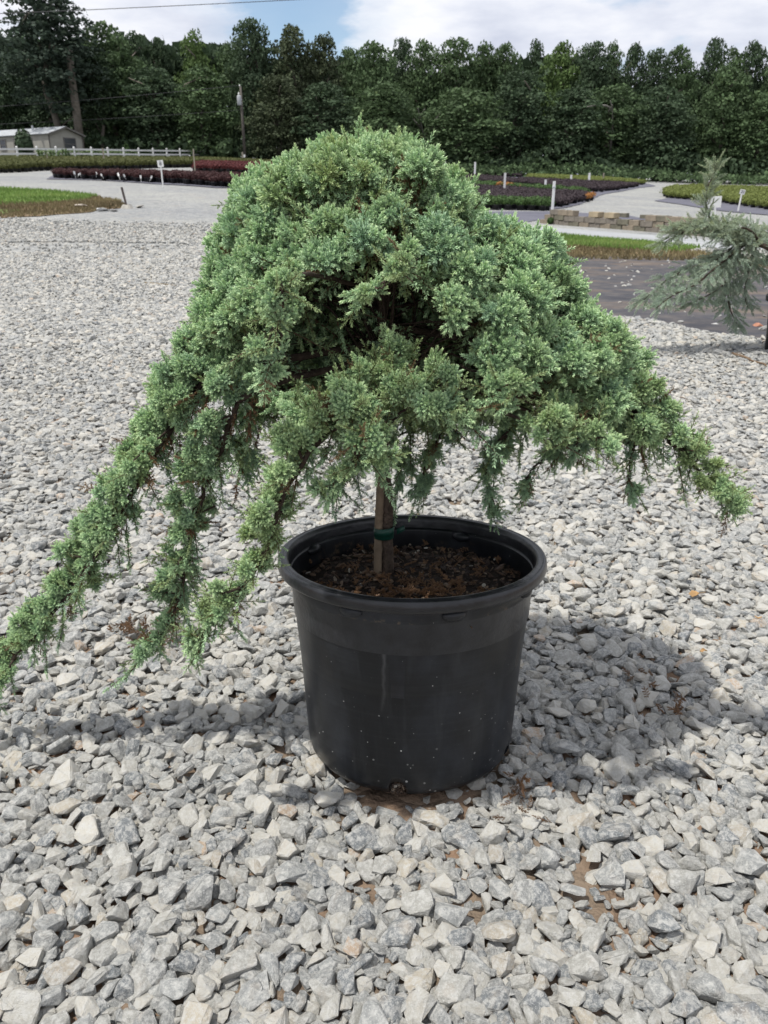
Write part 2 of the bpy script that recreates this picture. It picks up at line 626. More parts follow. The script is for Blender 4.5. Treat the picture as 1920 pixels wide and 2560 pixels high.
_, GR = sheet('grass_strip', [(1200, 577), (1310, 584), (1480, 598), (1600, 607), (1750, 622), (1700, 632), (1550, 627), (1400, 617), (1200, 606)],
              M_GRASSG, 0.024, 'green grass strip right of the juniper', 0.15, 0.25)
sheet('fabric_ground', [(1200, 642), (1480, 643), (1750, 647), (1920, 670), (2300, 760), (2600, 960), (1920, 862), (1760, 842), (1640, 815), (1520, 800), (1400, 770), (1200, 740)],
      M_FABRIC, 0.014, 'worn black ground fabric streaked with clay at the right', 0.12, 0.12)
sheet('fabric_border', [(1636, 503), (1680, 494), (1800, 505), (1920, 520), (2200, 548), (2200, 572), (1920, 539), (1800, 528), (1700, 512)],
      M_FABRIC2, 0.03, 'grey blue fabric border in front of the right plant bed', 0.1, 0.5)
sheet('fabric_bed', [(1060, 520), (1365, 527), (1430, 518), (1475, 503), (1500, 488), (1560, 478), (1600, 470), (1640, 466), (1560, 448), (1320, 436), (1060, 424)],
      M_FABRIC2, 0.03, 'fabric ground under the purple plant beds', 0.1, 0.8)
sheet('fabric_row', [(120, 449), (130, 440), (420, 443), (700, 450), (760, 478), (540, 471), (400, 462), (250, 452)], M_FABRIC2, 0.03,
      'grey fabric ground under the front row of dark red plants', 0.1, 0.4)
sheet('terrace_fabric', [(1100, 556), (1290, 562), (1380, 545), (1500, 548), (1640, 552), (1560, 538), (1380, 530), (1230, 530), (1100, 536)], M_FABRIC2, 0.014,
      'blue grey fabric ground behind the block wall', 0.1, 0.3)


def grass(name, poly, n, h, label, seed):
    r = np.random.default_rng(seed)
    pa = np.array(poly)
    lo, hi = pa.min(0), pa.max(0)
    lo = np.maximum(lo, [-26, 0])
    P = r.uniform(lo, hi, (n * 4, 2))
    P = P[inside(poly, P[:, 0], P[:, 1])][:n]
    n = len(P)
    z = gz_arr(P[:, 0], P[:, 1]) + 0.01
    a = r.uniform(0, 2 * PI, n)
    wd = r.uniform(0.010, 0.022, n)
    hh = h * r.uniform(0.5, 1.3, n)
    dx = np.cos(a) * wd
    dy = np.sin(a) * wd
    lean = r.normal(0, 0.35, (n, 2)) * hh[:, None]
    A = np.stack([P[:, 0] - dx, P[:, 1] - dy, z], 1)
    B = np.stack([P[:, 0] + dx, P[:, 1] + dy, z], 1)
    C = np.stack([P[:, 0] + lean[:, 0], P[:, 1] + lean[:, 1], z + hh], 1)
    V = np.stack([A, B, C], 1).reshape(-1, 3)
    F = np.arange(3 * n).reshape(n, 3)
    cl = np.repeat(np.clip(0.5 + 0.35 * np.array([noise.noise(Vector((p[0] * .5, p[1] * .5, 0))) for p in P]) * 2 + r.normal(0, .15, n), 0, .95), 3)
    me = np_mesh(name, V, F, [M_GRASS], {'clump': cl})
    o = mesh_obj(name, me)
    tag(o, label, kind='stuff', cat='grass')
    return o


M_GRASS = leaf_material('grass_blades', (0.16, 0.25, 0.065), (0.28, 0.31, 0.11), 0.35)
grass('grass', GL, 26000, 0.10, 'short bright green grass at the left edge of the lot', 1)
grass('grass', GR, 16000, 0.08, 'short green grass strip right of the juniper', 2)

M_DRYG = leaf_material('dry_weed_blades', (0.20, 0.165, 0.09), (0.20, 0.21, 0.09), 0.5)
M_GREEN_KEEP = M_GRASS
M_GRASS = M_DRYG
grass('dry_weeds', CV, 15000, 0.07, 'sparse brown weeds on the clay strip at the left', 3)
grass('dry_weeds', CV2, 9000, 0.06, 'short orange brown weeds below the right grass strip', 4)
M_GRASS = M_GREEN_KEEP

# ------------------------------------------------------------------ stones
def stone_mesh(i):
    r = np.random.default_rng(100 + i)
    n = int(r.integers(12, 20))
    a = r.normal(size=(n, 3))
    a /= np.linalg.norm(a, axis=1)[:, None]
    a = np.sign(a) * np.abs(a) ** r.uniform(0.55, 0.9)
    ax = np.array([1.0, r.uniform(0.62, 0.92), r.uniform(0.38, 0.62)])
    a = a * ax
    bm = bmesh.new()
    for p in a:
        bm.verts.new(p)
    res = bmesh.ops.convex_hull(bm, input=bm.verts)
    bmesh.ops.delete(bm, geom=[g for g in res['geom_interior'] if isinstance(g, bmesh.types.BMVert)], context='VERTS')
    bmesh.ops.dissolve_limit(bm, angle_limit=math.radians(14), verts=bm.verts, edges=bm.edges)
    bmesh.ops.bevel(bm, geom=list(bm.edges), offset=0.075, segments=1, affect='EDGES', clamp_overlap=True)
    for v in bm.verts:
        v.co += Vector(r.normal(0, 0.022, 3))
    bmesh.ops.triangulate(bm, faces=bm.faces)
    me = bm_mesh('stone', bm, [M_STONE])
    co = np.zeros(len(me.vertices) * 3, np.float32)
    me.vertices.foreach_get('co', co)
    co = co.reshape(-1, 3)
    mx_, mn_ = co.max(0), co.min(0)
    co = (co - (mx_ + mn_) / 2) / (mx_[0] - mn_[0]) * 1.0      # length 1
    me.vertices.foreach_set('co', co.ravel())
    me.update()
    return me


N_STONE = 26
STONES = [stone_mesh(i) for i in range(N_STONE)]


def proto_collection(name, meshes):
    c = bpy.data.collections.new(name)
    for k, me in enumerate(meshes):
        o = bpy.data.objects.new('%s_form_%03d' % (name, k), me)
        c.objects.link(o)
    return c


def scatter_group(name, coll):
    g = bpy.data.node_groups.new(name, 'GeometryNodeTree')
    g.interface.new_socket('Geometry', in_out='INPUT', socket_type='NodeSocketGeometry')
    g.interface.new_socket('Geometry', in_out='OUTPUT', socket_type='NodeSocketGeometry')
    gi = g.nodes.new('NodeGroupInput')
    go = g.nodes.new('NodeGroupOutput')
    ci = g.nodes.new('GeometryNodeCollectionInfo')
    ci.inputs['Collection'].default_value = coll
    ci.inputs['Separate Children'].default_value = True
    ci.inputs['Reset Children'].default_value = True
    ip = g.nodes.new('GeometryNodeInstanceOnPoints')
    ip.inputs['Pick Instance'].default_value = True

    def na(nm, ty):
        n = g.nodes.new('GeometryNodeInputNamedAttribute')
        n.data_type = ty
        n.inputs['Name'].default_value = nm
        return [s for s in n.outputs if s.enabled and s.name == 'Attribute'][0]
    g.links.new(gi.outputs[0], ip.inputs['Points'])
    g.links.new(ci.outputs[0], ip.inputs['Instance'])
    g.links.new(na('form', 'INT'), ip.inputs['Instance Index'])
    e2r = g.nodes.new('FunctionNodeEulerToRotation')
    g.links.new(na('rot', 'FLOAT_VECTOR'), e2r.inputs[0])
    g.links.new(e2r.outputs[0], ip.inputs['Rotation'])
    g.links.new(na('size', 'FLOAT_VECTOR'), ip.inputs['Scale'])
    g.links.new(ip.outputs[0], go.inputs[0])
    return g


def scatter_obj(name, group, P, R, S, idx, tint, parent=None):
    n = len(P)
    me = bpy.data.meshes.new(name)
    me.vertices.add(n)
    me.vertices.foreach_set('co', np.asarray(P, np.float32).ravel())
    a = me.attributes.new('rot', 'FLOAT_VECTOR', 'POINT')
    a.data.foreach_set('vector', np.asarray(R, np.float32).ravel())
    S = np.asarray(S, np.float32)
    if S.ndim == 1:
        S = np.repeat(S[:, None], 3, 1)
    a = me.attributes.new('size', 'FLOAT_VECTOR', 'POINT')
    a.data.foreach_set('vector', S.ravel())
    a = me.attributes.new('form', 'INT', 'POINT')
    a.data.foreach_set('value', np.asarray(idx, np.int32))
    a = me.attributes.new('tint', 'FLOAT', 'POINT')
    a.data.foreach_set('value', np.asarray(tint, np.float32))
    o = mesh_obj(name, me, parent)
    md = o.modifiers.new('scatter', 'NODES')
    md.node_group = group
    tag(o, kind='stuff')
    return o


G_STONE = scatter_group('stone_scatter', proto_collection('stone', STONES))
POT_X, POT_Y = 0.0468, 1.1886


def poisson_tile(T, radii, seed):
    """toroidal dart throwing, big stones first; returns x, y, r"""
    r = random.Random(seed)
    cell = 0.05
    nc = int(T / cell)
    cell = T / nc
    grid = {}
    out = []
    for rad in radii:
        for _ in range(7):
            x, y = r.random() * T, r.random() * T
            cx, cy = int(x / cell), int(y / cell)
            ok = True
            for i in (-1, 0, 1):
                for j in (-1, 0, 1):
                    for (a, b, q) in grid.get(((cx + i) % nc, (cy + j) % nc), ()):
                        dx = abs(a - x)
                        dy = abs(b - y)
                        dx = min(dx, T - dx)
                        dy = min(dy, T - dy)
                        if dx * dx + dy * dy < (0.71 * (q + rad)) ** 2:
                            ok = False
                            break
                    if not ok:
                        break
                if not ok:
                    break
            if ok:
                grid.setdefault((cx, cy), []).append((x, y, rad))
                out.append((x, y, rad))
                break
    return np.array(out)


def build_stones():
    T = 1.4
    rr = np.concatenate([np.sort(RNG.uniform(0.017, 0.024, 500))[::-1], np.sort(RNG.uniform(0.012, 0.018, 1800))[::-1], np.sort(RNG.uniform(0.006, 0.012, 5200))[::-1]])
    far_tiles = [poisson_tile(T, rr, s) for s in (5, 6, 7)]
    rr = np.concatenate([np.sort(RNG.uniform(0.0120, 0.0175, 800))[::-1], np.sort(RNG.uniform(0.0080, 0.0125, 4600))[::-1], np.sort(RNG.uniform(0.0045, 0.009, 9000))[::-1]])
    tiles = [poisson_tile(T, rr, s) for s in (5, 6, 7)]
    pts = []
    Ymax = 17.5
    for iy in range(-1, int(Ymax / T) + 1):
        y0 = iy * T
        half = max(1.6, (y0 + T) * 0.62 + 0.7)
        for ix in range(-int(half / T) - 1, int(half / T) + 1):
            t = (tiles if iy < 4 else far_tiles)[(ix * 7 + iy * 3) % 3]
            q = t.copy()
            q[:, 0] = (t[:, 0] + 0.37 * iy) % T + ix * T
            q[:, 1] = (t[:, 1] + 0.53 * ix) % T + y0
            pts.append(q)
    P = np.concatenate(pts)
    P = P[(P[:, 1] > -0.5) & (P[:, 1] < Ymax)]
    P = P[np.abs(P[:, 0]) < np.maximum(1.5, P[:, 1] * 0.60 + 0.7)]
    # a lower course of stones under the top one, near the viewer
    t = tiles[1]
    low = []
    for iy in range(-1, 4):
        for ix in range(-3, 3):
            q = t.copy()
            q[:, 0] = (t[:, 0] + 0.71 * iy + 0.2) % T + ix * T
            q[:, 1] = (t[:, 1] + 0.29 * ix + 0.6) % T + iy * T
            low.append(q)
    low = np.concatenate(low)
    low = low[(low[:, 1] > -0.5) & (np.abs(low[:, 0]) < np.maximum(1.5, low[:, 1] * 0.60 + 0.7)) & (low[:, 2] > 0.006)]
    nlow = len(low)
    P = np.concatenate([P, low])
    lower = np.zeros(len(P), bool)
    lower[-nlow:] = True
    # bare patches of clay, and the footprint of the pot
    u = RNG.random(len(P))
    nz = np.array([noise.noise(Vector((p[0] * 5.5, p[1] * 5.5, 9.1))) + 0.8 * noise.noise(Vector((p[0] * 19, p[1] * 19, 2.0))) for p in P])
    keep = ~((nz > 0.66) & (P[:, 2] > 0.0075) & (u < 0.75))
    keep &= (u > 0.02)
    d = np.hypot(P[:, 0] - POT_X, P[:, 1] - POT_Y)
    na_ = math.radians(-98)
    keep &= np.hypot(P[:, 0] - POT_X - 0.196 * math.cos(na_), P[:, 1] - POT_Y - 0.196 * math.sin(na_)) > np.where(lower, 0.0, 0.026)
    keep &= d > np.where(lower, 0.150, 0.172 + P[:, 2] * 0.95)
    # thin out and drop the smallest far away
    keep &= ~((P[:, 1] > 3.6) & (P[:, 2] < 0.007))
    keep &= ~((P[:, 1] > 5.7) & (P[:, 2] < 0.009))
    keep &= ~((P[:, 1] > 8.5) & (P[:, 2] < 0.0125))
    keep &= ~((P[:, 1] > 12.0) & (u < (P[:, 1] - 12.0) / 5.5))
    # the worn fabric begins where the loose stone ends
    fab = [ground_at(*p).xy for p in [(1200, 632), (1920, 655), (2600, 800), (2600, 940), (1920, 854), (1760, 834), (1640, 808), (1520, 793), (1400, 765), (1200, 735)]]
    fab = [(p.x, p.y) for p in fab]
    for pl_ in (CV2, GR):
        keep &= ~inside(pl_, P[:, 0], P[:, 1])
    keep &= ~(inside(fab, P[:, 0], P[:, 1]) & (u < 0.993))
    trk = [ground_at(*p).xy for p in [(-500, 606), (0, 607), (220, 607), (440, 609), (500, 618), (330, 635), (100, 634), (0, 633), (-500, 640)]]
    keep &= ~(inside([(p.x, p.y) for p in trk], P[:, 0], P[:, 1]) & (u < 0.9))
    P = P[keep]
    lower = lower[keep]
    n = len(P)
    L = P[:, 2] * 2 * RNG.uniform(1.02, 1.62, n)
    sx = L
    sy = L * RNG.uniform(0.68, 1.08, n)
    sz = L * RNG.uniform(0.65, 1.15, n)
    R = np.stack([RNG.normal(0, 0.30, n) + PI * (RNG.random(n) < 0.5), RNG.normal(0, 0.28, n), RNG.uniform(0, 2 * PI, n)], 1)
    z = gz_arr(P[:, 0], P[:, 1]) + L * 0.16 + RNG.uniform(-0.002, 0.007, n) + np.where(P[:, 2] < 0.012, -0.001, 0.005) - np.where(lower, 0.013, 0.0)
    W = np.stack([P[:, 0], P[:, 1], z], 1)
    idx = RNG.integers(0, N_STONE, n)
    S = np.stack([sx, sy, sz], 1)
    # those that show largest in the photograph become stones of their own
    dd = W[:, 1] * CP + (CAM_H - W[:, 2]) * SP
    pxx = 960 + FPX * W[:, 0] / dd
    pyy = 1280 - FPX * (W[:, 1] * SP - (CAM_H - W[:, 2]) * CP) / dd
    vis = (pxx > 0) & (pxx < 1920) & (pyy > 0) & (pyy < 2560)
    show = np.where(vis, L / dd, 0)
    order = np.argsort(-show)
    single = np.zeros(n, bool)
    single[order[:296]] = True
    for k in order[:296]:
        o = mesh_obj('stone', STONES[idx[k]], LOT)
        o.location = W[k]
        o.rotation_euler = R[k]
        o.scale = S[k]
    rest = ~single
    scatter_obj('loose_stones', G_STONE, W[rest], R[rest], S[rest], idx[rest], np.zeros(rest.sum()), LOT)
    print('stones', n)


build_stones()

# ------------------------------------------------------------------ conifer sprays (needle by needle)
def frame_from(d):
    d = d / np.linalg.norm(d)
    a = np.cross(d, [0.3, 0.5, 0.8])
    a /= np.linalg.norm(a)
    return d, a, np.cross(d, a)


class Spray:
    def __init__(self, seed):
        self.r = np.random.default_rng(seed)
        self.V = []
        self.F = []
        self.tip = []
        self.wood = []

    def needle(self, b, d, L, wd, t0, t1):
        d, u, v = frame_from(d)
        a0 = self.r.uniform(0, 2 * PI)
        k = len(self.V)
        for j in range(3):
            a = a0 + j * 2.094
            self.V.append(b + (u * math.cos(a) + v * math.sin(a) * 0.55) * wd * 0.35)
            self.tip.append(t0)
            self.wood.append(0)
        for j in range(3):
            a = a0 + j * 2.094
            self.V.append(b + d * L * 0.45 + (u * math.cos(a) + v * math.sin(a) * 0.55) * wd * 0.62)
            self.tip.append((t0 + t1) * 0.5)
            self.wood.append(0)
        self.V.append(b + d * L)
        self.tip.append(t1)
        self.wood.append(0)
        for j in range(3):
            q = (j + 1) % 3
            self.F += [(k + j, k + q, k + 3 + q), (k + j, k + 3 + q, k + 3 + j), (k + 3 + j, k + 3 + q, k + 6)]

    def stick(self, a, b, r0, r1, green=0.0):
        d, u, v = frame_from(b - a)
        k = len(self.V)
        for p, rr in ((a, r0), (b, r1)):
            for j in range(3):
                an = j * 2.094
                self.V.append(p + (u * math.cos(an) + v * math.sin(an)) * rr)
                self.tip.append(0.2)
                self.wood.append(1 - green)
        for j in range(3):
            q = (j + 1) % 3
            self.F += [(k + j, k + q, k + 3 + q), (k + j, k + 3 + q, k + 3 + j)]

    def shoot(self, p, d, L, nl, wd, step, ang=(25, 62), per=3, t0=0.15, t1=1.0):
        d, u, v = frame_from(d)
        n = max(3, int(L / step))
        self.stick(p, p + d * L, 0.0007, 0.0004, 0.5)
        for i in range(n + 1):
            f = i / n
            b = p + d * L * f
            tt = t0 + (t1 - t0) * f ** 1.3
            an = math.radians(ang[1] + (ang[0] - ang[1]) * f)
            for j in range(per):
                a = i * 1.05 + j * 2 * PI / per + self.r.normal(0, 0.15)
                al = an * self.r.uniform(0.8, 1.2)
                dd = d * math.cos(al) + (u * math.cos(a) + v * math.sin(a)) * math.sin(al)
                dd = dd + self.r.normal(0, 0.06, 3)
                self.needle(b, dd, nl * self.r.uniform(0.75, 1.1) * (1 - 0.22 * f), wd, tt * 0.45, tt)

    def mesh(self, name, mat):
        return np_mesh(name, np.array(self.V), np.array(self.F), [mat], {'tip': self.tip, 'wood': self.wood})


def juniper_spray(seed):
    s = Spray(seed)
    r = s.r
    L = 0.040
    s.stick(np.zeros(3), np.array([0, 0, L]), 0.0012, 0.0007)
    n = 7
    for i in range(n):
        f = (i + 0.6) / (n + 0.4)
        a = i * 2.4 + r.normal(0, 0.25)
        el = math.radians(52 - 18 * f)
        d = np.array([math.cos(a) * math.sin(el), math.sin(a) * math.sin(el), math.cos(el)])
        s.shoot(np.array([0, 0, L * f]), d, r.uniform(0.011, 0.018) * (1.15 - 0.4 * f), 0.0080, 0.0021, 0.0024, t0=0.1 + 0.3 * f, t1=r.uniform(0.7, 1.0))
    s.shoot(np.array([0, 0, L]), np.array([r.normal(0, .12), r.normal(0, .12), 1]), 0.015, 0.0078, 0.0021, 0.0024, t0=0.4, t1=1.0)
    return s.mesh('juniper_spray', M_NEEDLE)


def juniper_cushion(seed):
    """a rounded head of short shoots, as they crowd at the end of every branchlet"""
    s = Spray(seed)
    r = s.r
    s.stick(np.array([0, 0, -0.024]), np.array([0, 0, 0.004]), 0.0012, 0.0007)
    n = 23
    for i in range(n):
        ct = 1 - 1.12 * (i + 0.5) / n
        st = math.sqrt(max(0, 1 - ct * ct))
        a = i * 2.399 + r.normal(0, 0.22)
        d = np.array([math.cos(a) * st, math.sin(a) * st, ct + 0.12]) + r.normal(0, 0.08, 3)
        d = unit0(d)
        q = d * 0.006 + np.array([0, 0, -0.004 * (1 - ct)])
        s.shoot(q, d, r.uniform(0.009, 0.0165), 0.0070, 0.0019, 0.0025, ang=(26, 58), t0=0.12, t1=r.uniform(0.75, 1.0))
    return s.mesh('juniper_cushion', M_NEEDLE)


def unit0(v):
    return v / (np.linalg.norm(v) + 1e-9)


def loose_spray(seed):
    """open drooping twig with fewer shoots, for hanging and inner growth"""
    s = Spray(seed)
    r = s.r
    L = 0.055
    s.stick(np.zeros(3), np.array([0, 0, L]), 0.0012, 0.0006)
    n = 7
    for i in range(n):
        f = (i + 0.8) / (n + 0.4)
        sd = 1 if i % 2 else -1
        d = np.array([sd * 0.75, r.normal(0, 0.25), 0.65])
        s.shoot(np.array([0, 0, L * f]), d, r.uniform(0.010, 0.020) * (1.1 - 0.4 * f), 0.0068, 0.0017, 0.0030, t0=0.1, t1=0.6)
    s.shoot(np.array([0, 0, L]), np.array([0, 0, 1.0]), 0.012, 0.006, 0.0012, 0.0028, t0=0.3, t1=0.8)
    return s.mesh('juniper_hanging_spray', M_NEEDLE)


def cedar_spray(seed):
    s = Spray(seed)
    r = s.r
    L = 0.11
    s.stick(np.zeros(3), np.array([0, 0, L]), 0.0018, 0.0009)
    for i in range(9):
        f = (i + 0.5) / 9
        sd = 1 if i % 2 else -1
        d = np.array([sd * 0.8, r.normal(0, 0.3), 0.9])
        q = np.array([0, 0, L * f])
        s.shoot(q, d, r.uniform(0.016, 0.034) * (1.1 - 0.5 * f), 0.014, 0.0034, 0.0068, ang=(30, 70), per=4, t0=0.3, t1=1.0)
    s.shoot(np.array([0, 0, L * 0.9]), np.array([0, 0, 1.0]), 0.03, 0.014, 0.002, 0.0062, ang=(25, 55), per=4, t0=0.5, t1=1.0)
    return s.mesh('cedar_spray', M_CEDAR)


NJ, NL, NQ = 8, 5, 8
G_JUN = scatter_group('juniper_scatter', proto_collection('juniper_spray', [juniper_spray(300 + i) for i in range(NJ)] + [loose_spray(330 + i) for i in range(NL)] + [juniper_cushion(340 + i) for i in range(NQ)]))
NC = 5
G_CED = scatter_group('cedar_scatter', proto_collection('cedar_spray', [cedar_spray(350 + i) for i in range(NC)]))


def rot_to(D, spin):
    """euler angles that take +Z to each row of D"""
    out = np.zeros((len(D), 3))
    for i, d in enumerate(D):
        q = Vector(d).to_track_quat('Z', 'Y')
        e = (q.to_matrix() @ Matrix.Rotation(spin[i], 3, 'Z')).to_euler()
        out[i] = e
    return out


class Fol:
    """collects sprays of one foliage object"""
    def __init__(self):
        self.P, self.D, self.S, self.I, self.T = [], [], [], [], []

    def add(self, p, d, s, i, t):
        self.P.append(p)
        self.D.append(d)
        self.S.append(s)
        self.I.append(i)
        self.T.append(t)

    def build(self, name, group, parent):
        if not self.P:
            return None
        D = np.array(self.D)
        return scatter_obj(name, group, np.array(self.P), rot_to(D, RNG.uniform(0, 2 * PI, len(D))), np.array(self.S), self.I, self.T, parent)


UP = np.array([0, 0, 1.0])


def unit(v):
    return v / (np.linalg.norm(v) + 1e-9)


def tuft(F, p, g, rad, n, tint, spread=0.75, inner=True):
    """one lit tuft of dense sprays that grow out of point p in direction g; rad = reach in metres"""
    # a lobe: cushions crowd over a rounded head of this reach
    cr_ = 0.0245                                   # reach of one cushion at scale 1
    k_ = float(np.clip(rad / 0.050, 0.62, 1.0))
    m = max(3, int(2.4 * (rad / (cr_ * k_ * 0.62)) ** 2 * 0.55))
    for k in range(m):
        f = (k + 0.5) / m
        ct = 1 - 1.15 * f
        st = math.sqrt(max(0.0, 1 - ct * ct))
        a_ = k * 2.399 + RNG.uniform(0, 0.5)
        g0, u0, v0 = frame_from(g)
        d = unit(g0 * ct + (u0 * math.cos(a_) + v0 * math.sin(a_)) * st + RNG.normal(0, 0.10, 3))
        q = p + d * (rad - cr_ * k_) * RNG.uniform(0.80, 1.10)
        dd = unit(d * 0.8 + UP * 0.25 + g * 0.25)
        tn_ = float(np.clip(tint + RNG.normal(0, 0.11), 0, 0.9))
        if RNG.random() < 0.62:
            F.add(q, dd, k_ * RNG.uniform(0.72, 1.15), int(NJ + NL + RNG.integers(0, NQ)), tn_)
        else:          # a single spray that stands clear of the cushions
            F.add(q - dd * 0.024 * k_, unit(dd + RNG.normal(0, 0.32, 3)), k_ * RNG.uniform(0.62, 1.0), int(RNG.integers(0, NJ)), tn_)
    for k in range(2 if rad > 0.033 else 1):
        F.add(p - g * rad * 0.5 + RNG.normal(0, rad * 0.2, 3), unit(g + RNG.normal(0, 0.7, 3)), 0.7, int(RNG.integers(NJ, NJ + NL)), 0.8 if RNG.random() < 0.88 else 0.97)
    if inner and RNG.random() < 0.35:
        F.add(p - g * rad * 0.8, unit(g + RNG.normal(0, 0.7, 3)), 0.6, int(RNG.integers(NJ, NJ + NL)), 0.98 if RNG.random() < 0.15 else 0.7)


# ------------------------------------------------------------------ potted juniper
TILT = math.radians(5.8)
POT_Z = 0.013
JUN = empty('potted_juniper', (POT_X, POT_Y, POT_Z))
tag(JUN, 'large weeping green juniper in a black nursery pot, centre of the gravel', 'potted tree')
PROT = Matrix.Rotation(-TILT, 4, 'X')


def pot_material():
    m, t, b = material('dusty_black_plastic', 0.42, 0.38)
    co = t.n('ShaderNodeTexCoord')
    P = co.outputs['Object']
    n1 = t.noise(P, 6, 6, 0.65)
    c = t.ramp(n1, [(0.32, (0.006, 0.0063, 0.007)), (0.5, (0.0095, 0.0108, 0.0135)), (0.68, (0.021, 0.024, 0.030))])
    # fine horizontal tooling
    mp = t.n('ShaderNodeMapping')
    mp.inputs['Scale'].default_value = (3, 3, 260)
    t.link(P, mp.inputs[0])
    n2 = t.noise(mp.outputs[0], 1.0, 3, 0.6)
    c = t.mix(t.ramp(n2, [(0.5, 0.0), (0.8, 0.08)]), c, (0.08, 0.085, 0.09))
    # vertical dust runs
    mp = t.n('ShaderNodeMapping')
    mp.inputs['Scale'].default_value = (26, 26, 2.2)
    t.link(P, mp.inputs[0])
    n3 = t.noise(mp.outputs[0], 1.0, 5, 0.6)
    c = t.mix(t.ramp(n3, [(0.52, 0.0), (0.75, 0.22)]), c, (0.09, 0.095, 0.10))
    # one dried drip
    mp = t.n('ShaderNodeMapping')
    t.link(P, mp.inputs[0])
    sx = t.n('ShaderNodeSeparateXYZ')
    t.link(P, sx.inputs[0])
    wob = t.math('MULTIPLY', t.math('SUBTRACT', t.noise(P, 22, 3, 0.6), 0.5), 0.016)
    dx = t.math('ABSOLUTE', t.math('SUBTRACT', t.math('ADD', sx.outputs[0], wob), -0.048))
    drip = t.ramp(dx, [(0.0, 1.0), (0.0022, 0.9), (0.004, 0.0)])
    zz = t.ramp(sx.outputs[2], [(0.15, 0.0), (0.18, 0.6), (0.262, 1.0), (0.268, 0.0)])
    fr = t.ramp(sx.outputs[1], [(0.0, 1.0), (0.001, 0.0)])
    c = t.mix(t.math('MULTIPLY', t.math('MULTIPLY', drip, zz), t.math('MULTIPLY', fr, 0.25)), c, (0.20, 0.20, 0.20))
    # white grit specks, thicker near the foot
    vo = t.n('ShaderNodeTexVoronoi')
    t.link(P, vo.inputs['Vector'])
    vo.inputs['Scale'].default_value = 110
    vo.inputs['Randomness'].default_value = 1.0
    sc_ = t.n('ShaderNodeSeparateColor')
    t.link(vo.outputs['Color'], sc_.inputs[0])
    thr = t.ramp(sx.outputs[2], [(0.0, 0.30), (0.12, 0.22), (0.2, 0.15), (0.33, 0.09)])
    on = t.math('LESS_THAN', vo.outputs['Distance'], t.math('MULTIPLY', thr, t.math('MULTIPLY', sc_.outputs[0], sc_.outputs[1])))
    on = t.math('MULTIPLY', on, t.math('MULTIPLY', sc_.outputs[2], 0.8))
    c = t.mix(on, c, (0.5, 0.5, 0.48))
    # brown scale just below the rim
    n4 = t.noise(P, 70, 4, 0.7)
    band = t.ramp(sx.outputs[2], [(0.292, 0.0), (0.302, 0.8), (0.318, 0.5), (0.322, 0.0)])
    n5 = t.noise(P, 7, 2, 0.5)
    c = t.mix(t.math('MULTIPLY', t.math('MULTIPLY', band, t.ramp(n4, [(0.52, 0.0), (0.62, 0.6)])), t.ramp(n5, [(0.5, 0.0), (0.6, 1.0)])), c, (0.21, 0.15, 0.09))
    t.link(c, b.inputs['Base Color'])
    t.link(t.ramp(n1, [(0.3, 0.26), (0.7, 0.46)]), b.inputs['Roughness'])
    bn = t.n('ShaderNodeBump')
    bn.inputs['Strength'].default_value = 0.25
    bn.inputs['Distance'].default_value = 0.002
    t.link(t.math('ADD', t.noise(P, 16, 5, 0.6), t.math('MULTIPLY', n2, 0.12)), bn.inputs['Height'])
    t.link(bn.outputs[0], b.inputs['Normal'])
    return m


M_POT = pot_material()
M_SOIL = simple('dark_potting_soil', (0.022, 0.015, 0.011), 0.95, 0.6, 60, 1.0, 120)


def lathe(name, prof, mats, n=160, wob=0.0):
    prof = np.array(prof)
    a = np.linspace(0, 2 * PI, n, endpoint=False)
    V = []
    for r, z in prof:
        rr = r * (1 + wob * np.sin(2 * a + 0.7) + wob * 0.5 * np.sin(3 * a + 2))
        V.append(np.stack([rr * np.cos(a), rr * np.sin(a), np.full(n, z)], 1))
    V = np.concatenate(V)
    m = len(prof)
    F = []
    k = np.arange(n)
    for i in range(m - 1):
        F.append(np.stack([i * n + k, i * n + (k + 1) % n, (i + 1) * n + (k + 1) % n, (i + 1) * n + k], 1))
    return np_mesh(name, V, np.concatenate(F), mats, smooth=True)


def side_r(z):
    return 0.1800 + (0.2000 - 0.1800) * (z / 0.32)


prof = [(0.001, 0.004), (0.150, 0.004), (0.166, 0.002), (0.1745, 0.006), (0.1790, 0.014)]
prof += [(side_r(z), z) for z in np.linspace(0.022, 0.264, 13)]
prof += [(side_r(0.266) + 0.0004, 0.2660), (side_r(0.267) + 0.0022, 0.2680), (side_r(0.27) + 0.0024, 0.272)]
prof += [(side_r(z) + 0.0026, z) for z in (0.285, 0.298)]
prof += [(side_r(0.31) + 0.0028, 0.3100), (0.2042, 0.3150), (0.2052, 0.3320), (0.2040, 0.3360), (0.2025, 0.3300), (0.2022, 0.3180), (0.2010, 0.30)]
# inner face
inner = [(0.2010, 0.30), (0.1995, 0.27), (0.1770, 0.03), (0.165, 0.012), (0.001, 0.012)]
body_me = lathe('pot', prof[:-1] + inner[1:], [M_POT], wob=0.0018)
pot = mesh_obj('pot', body_me, JUN)
pot.matrix_local = PROT
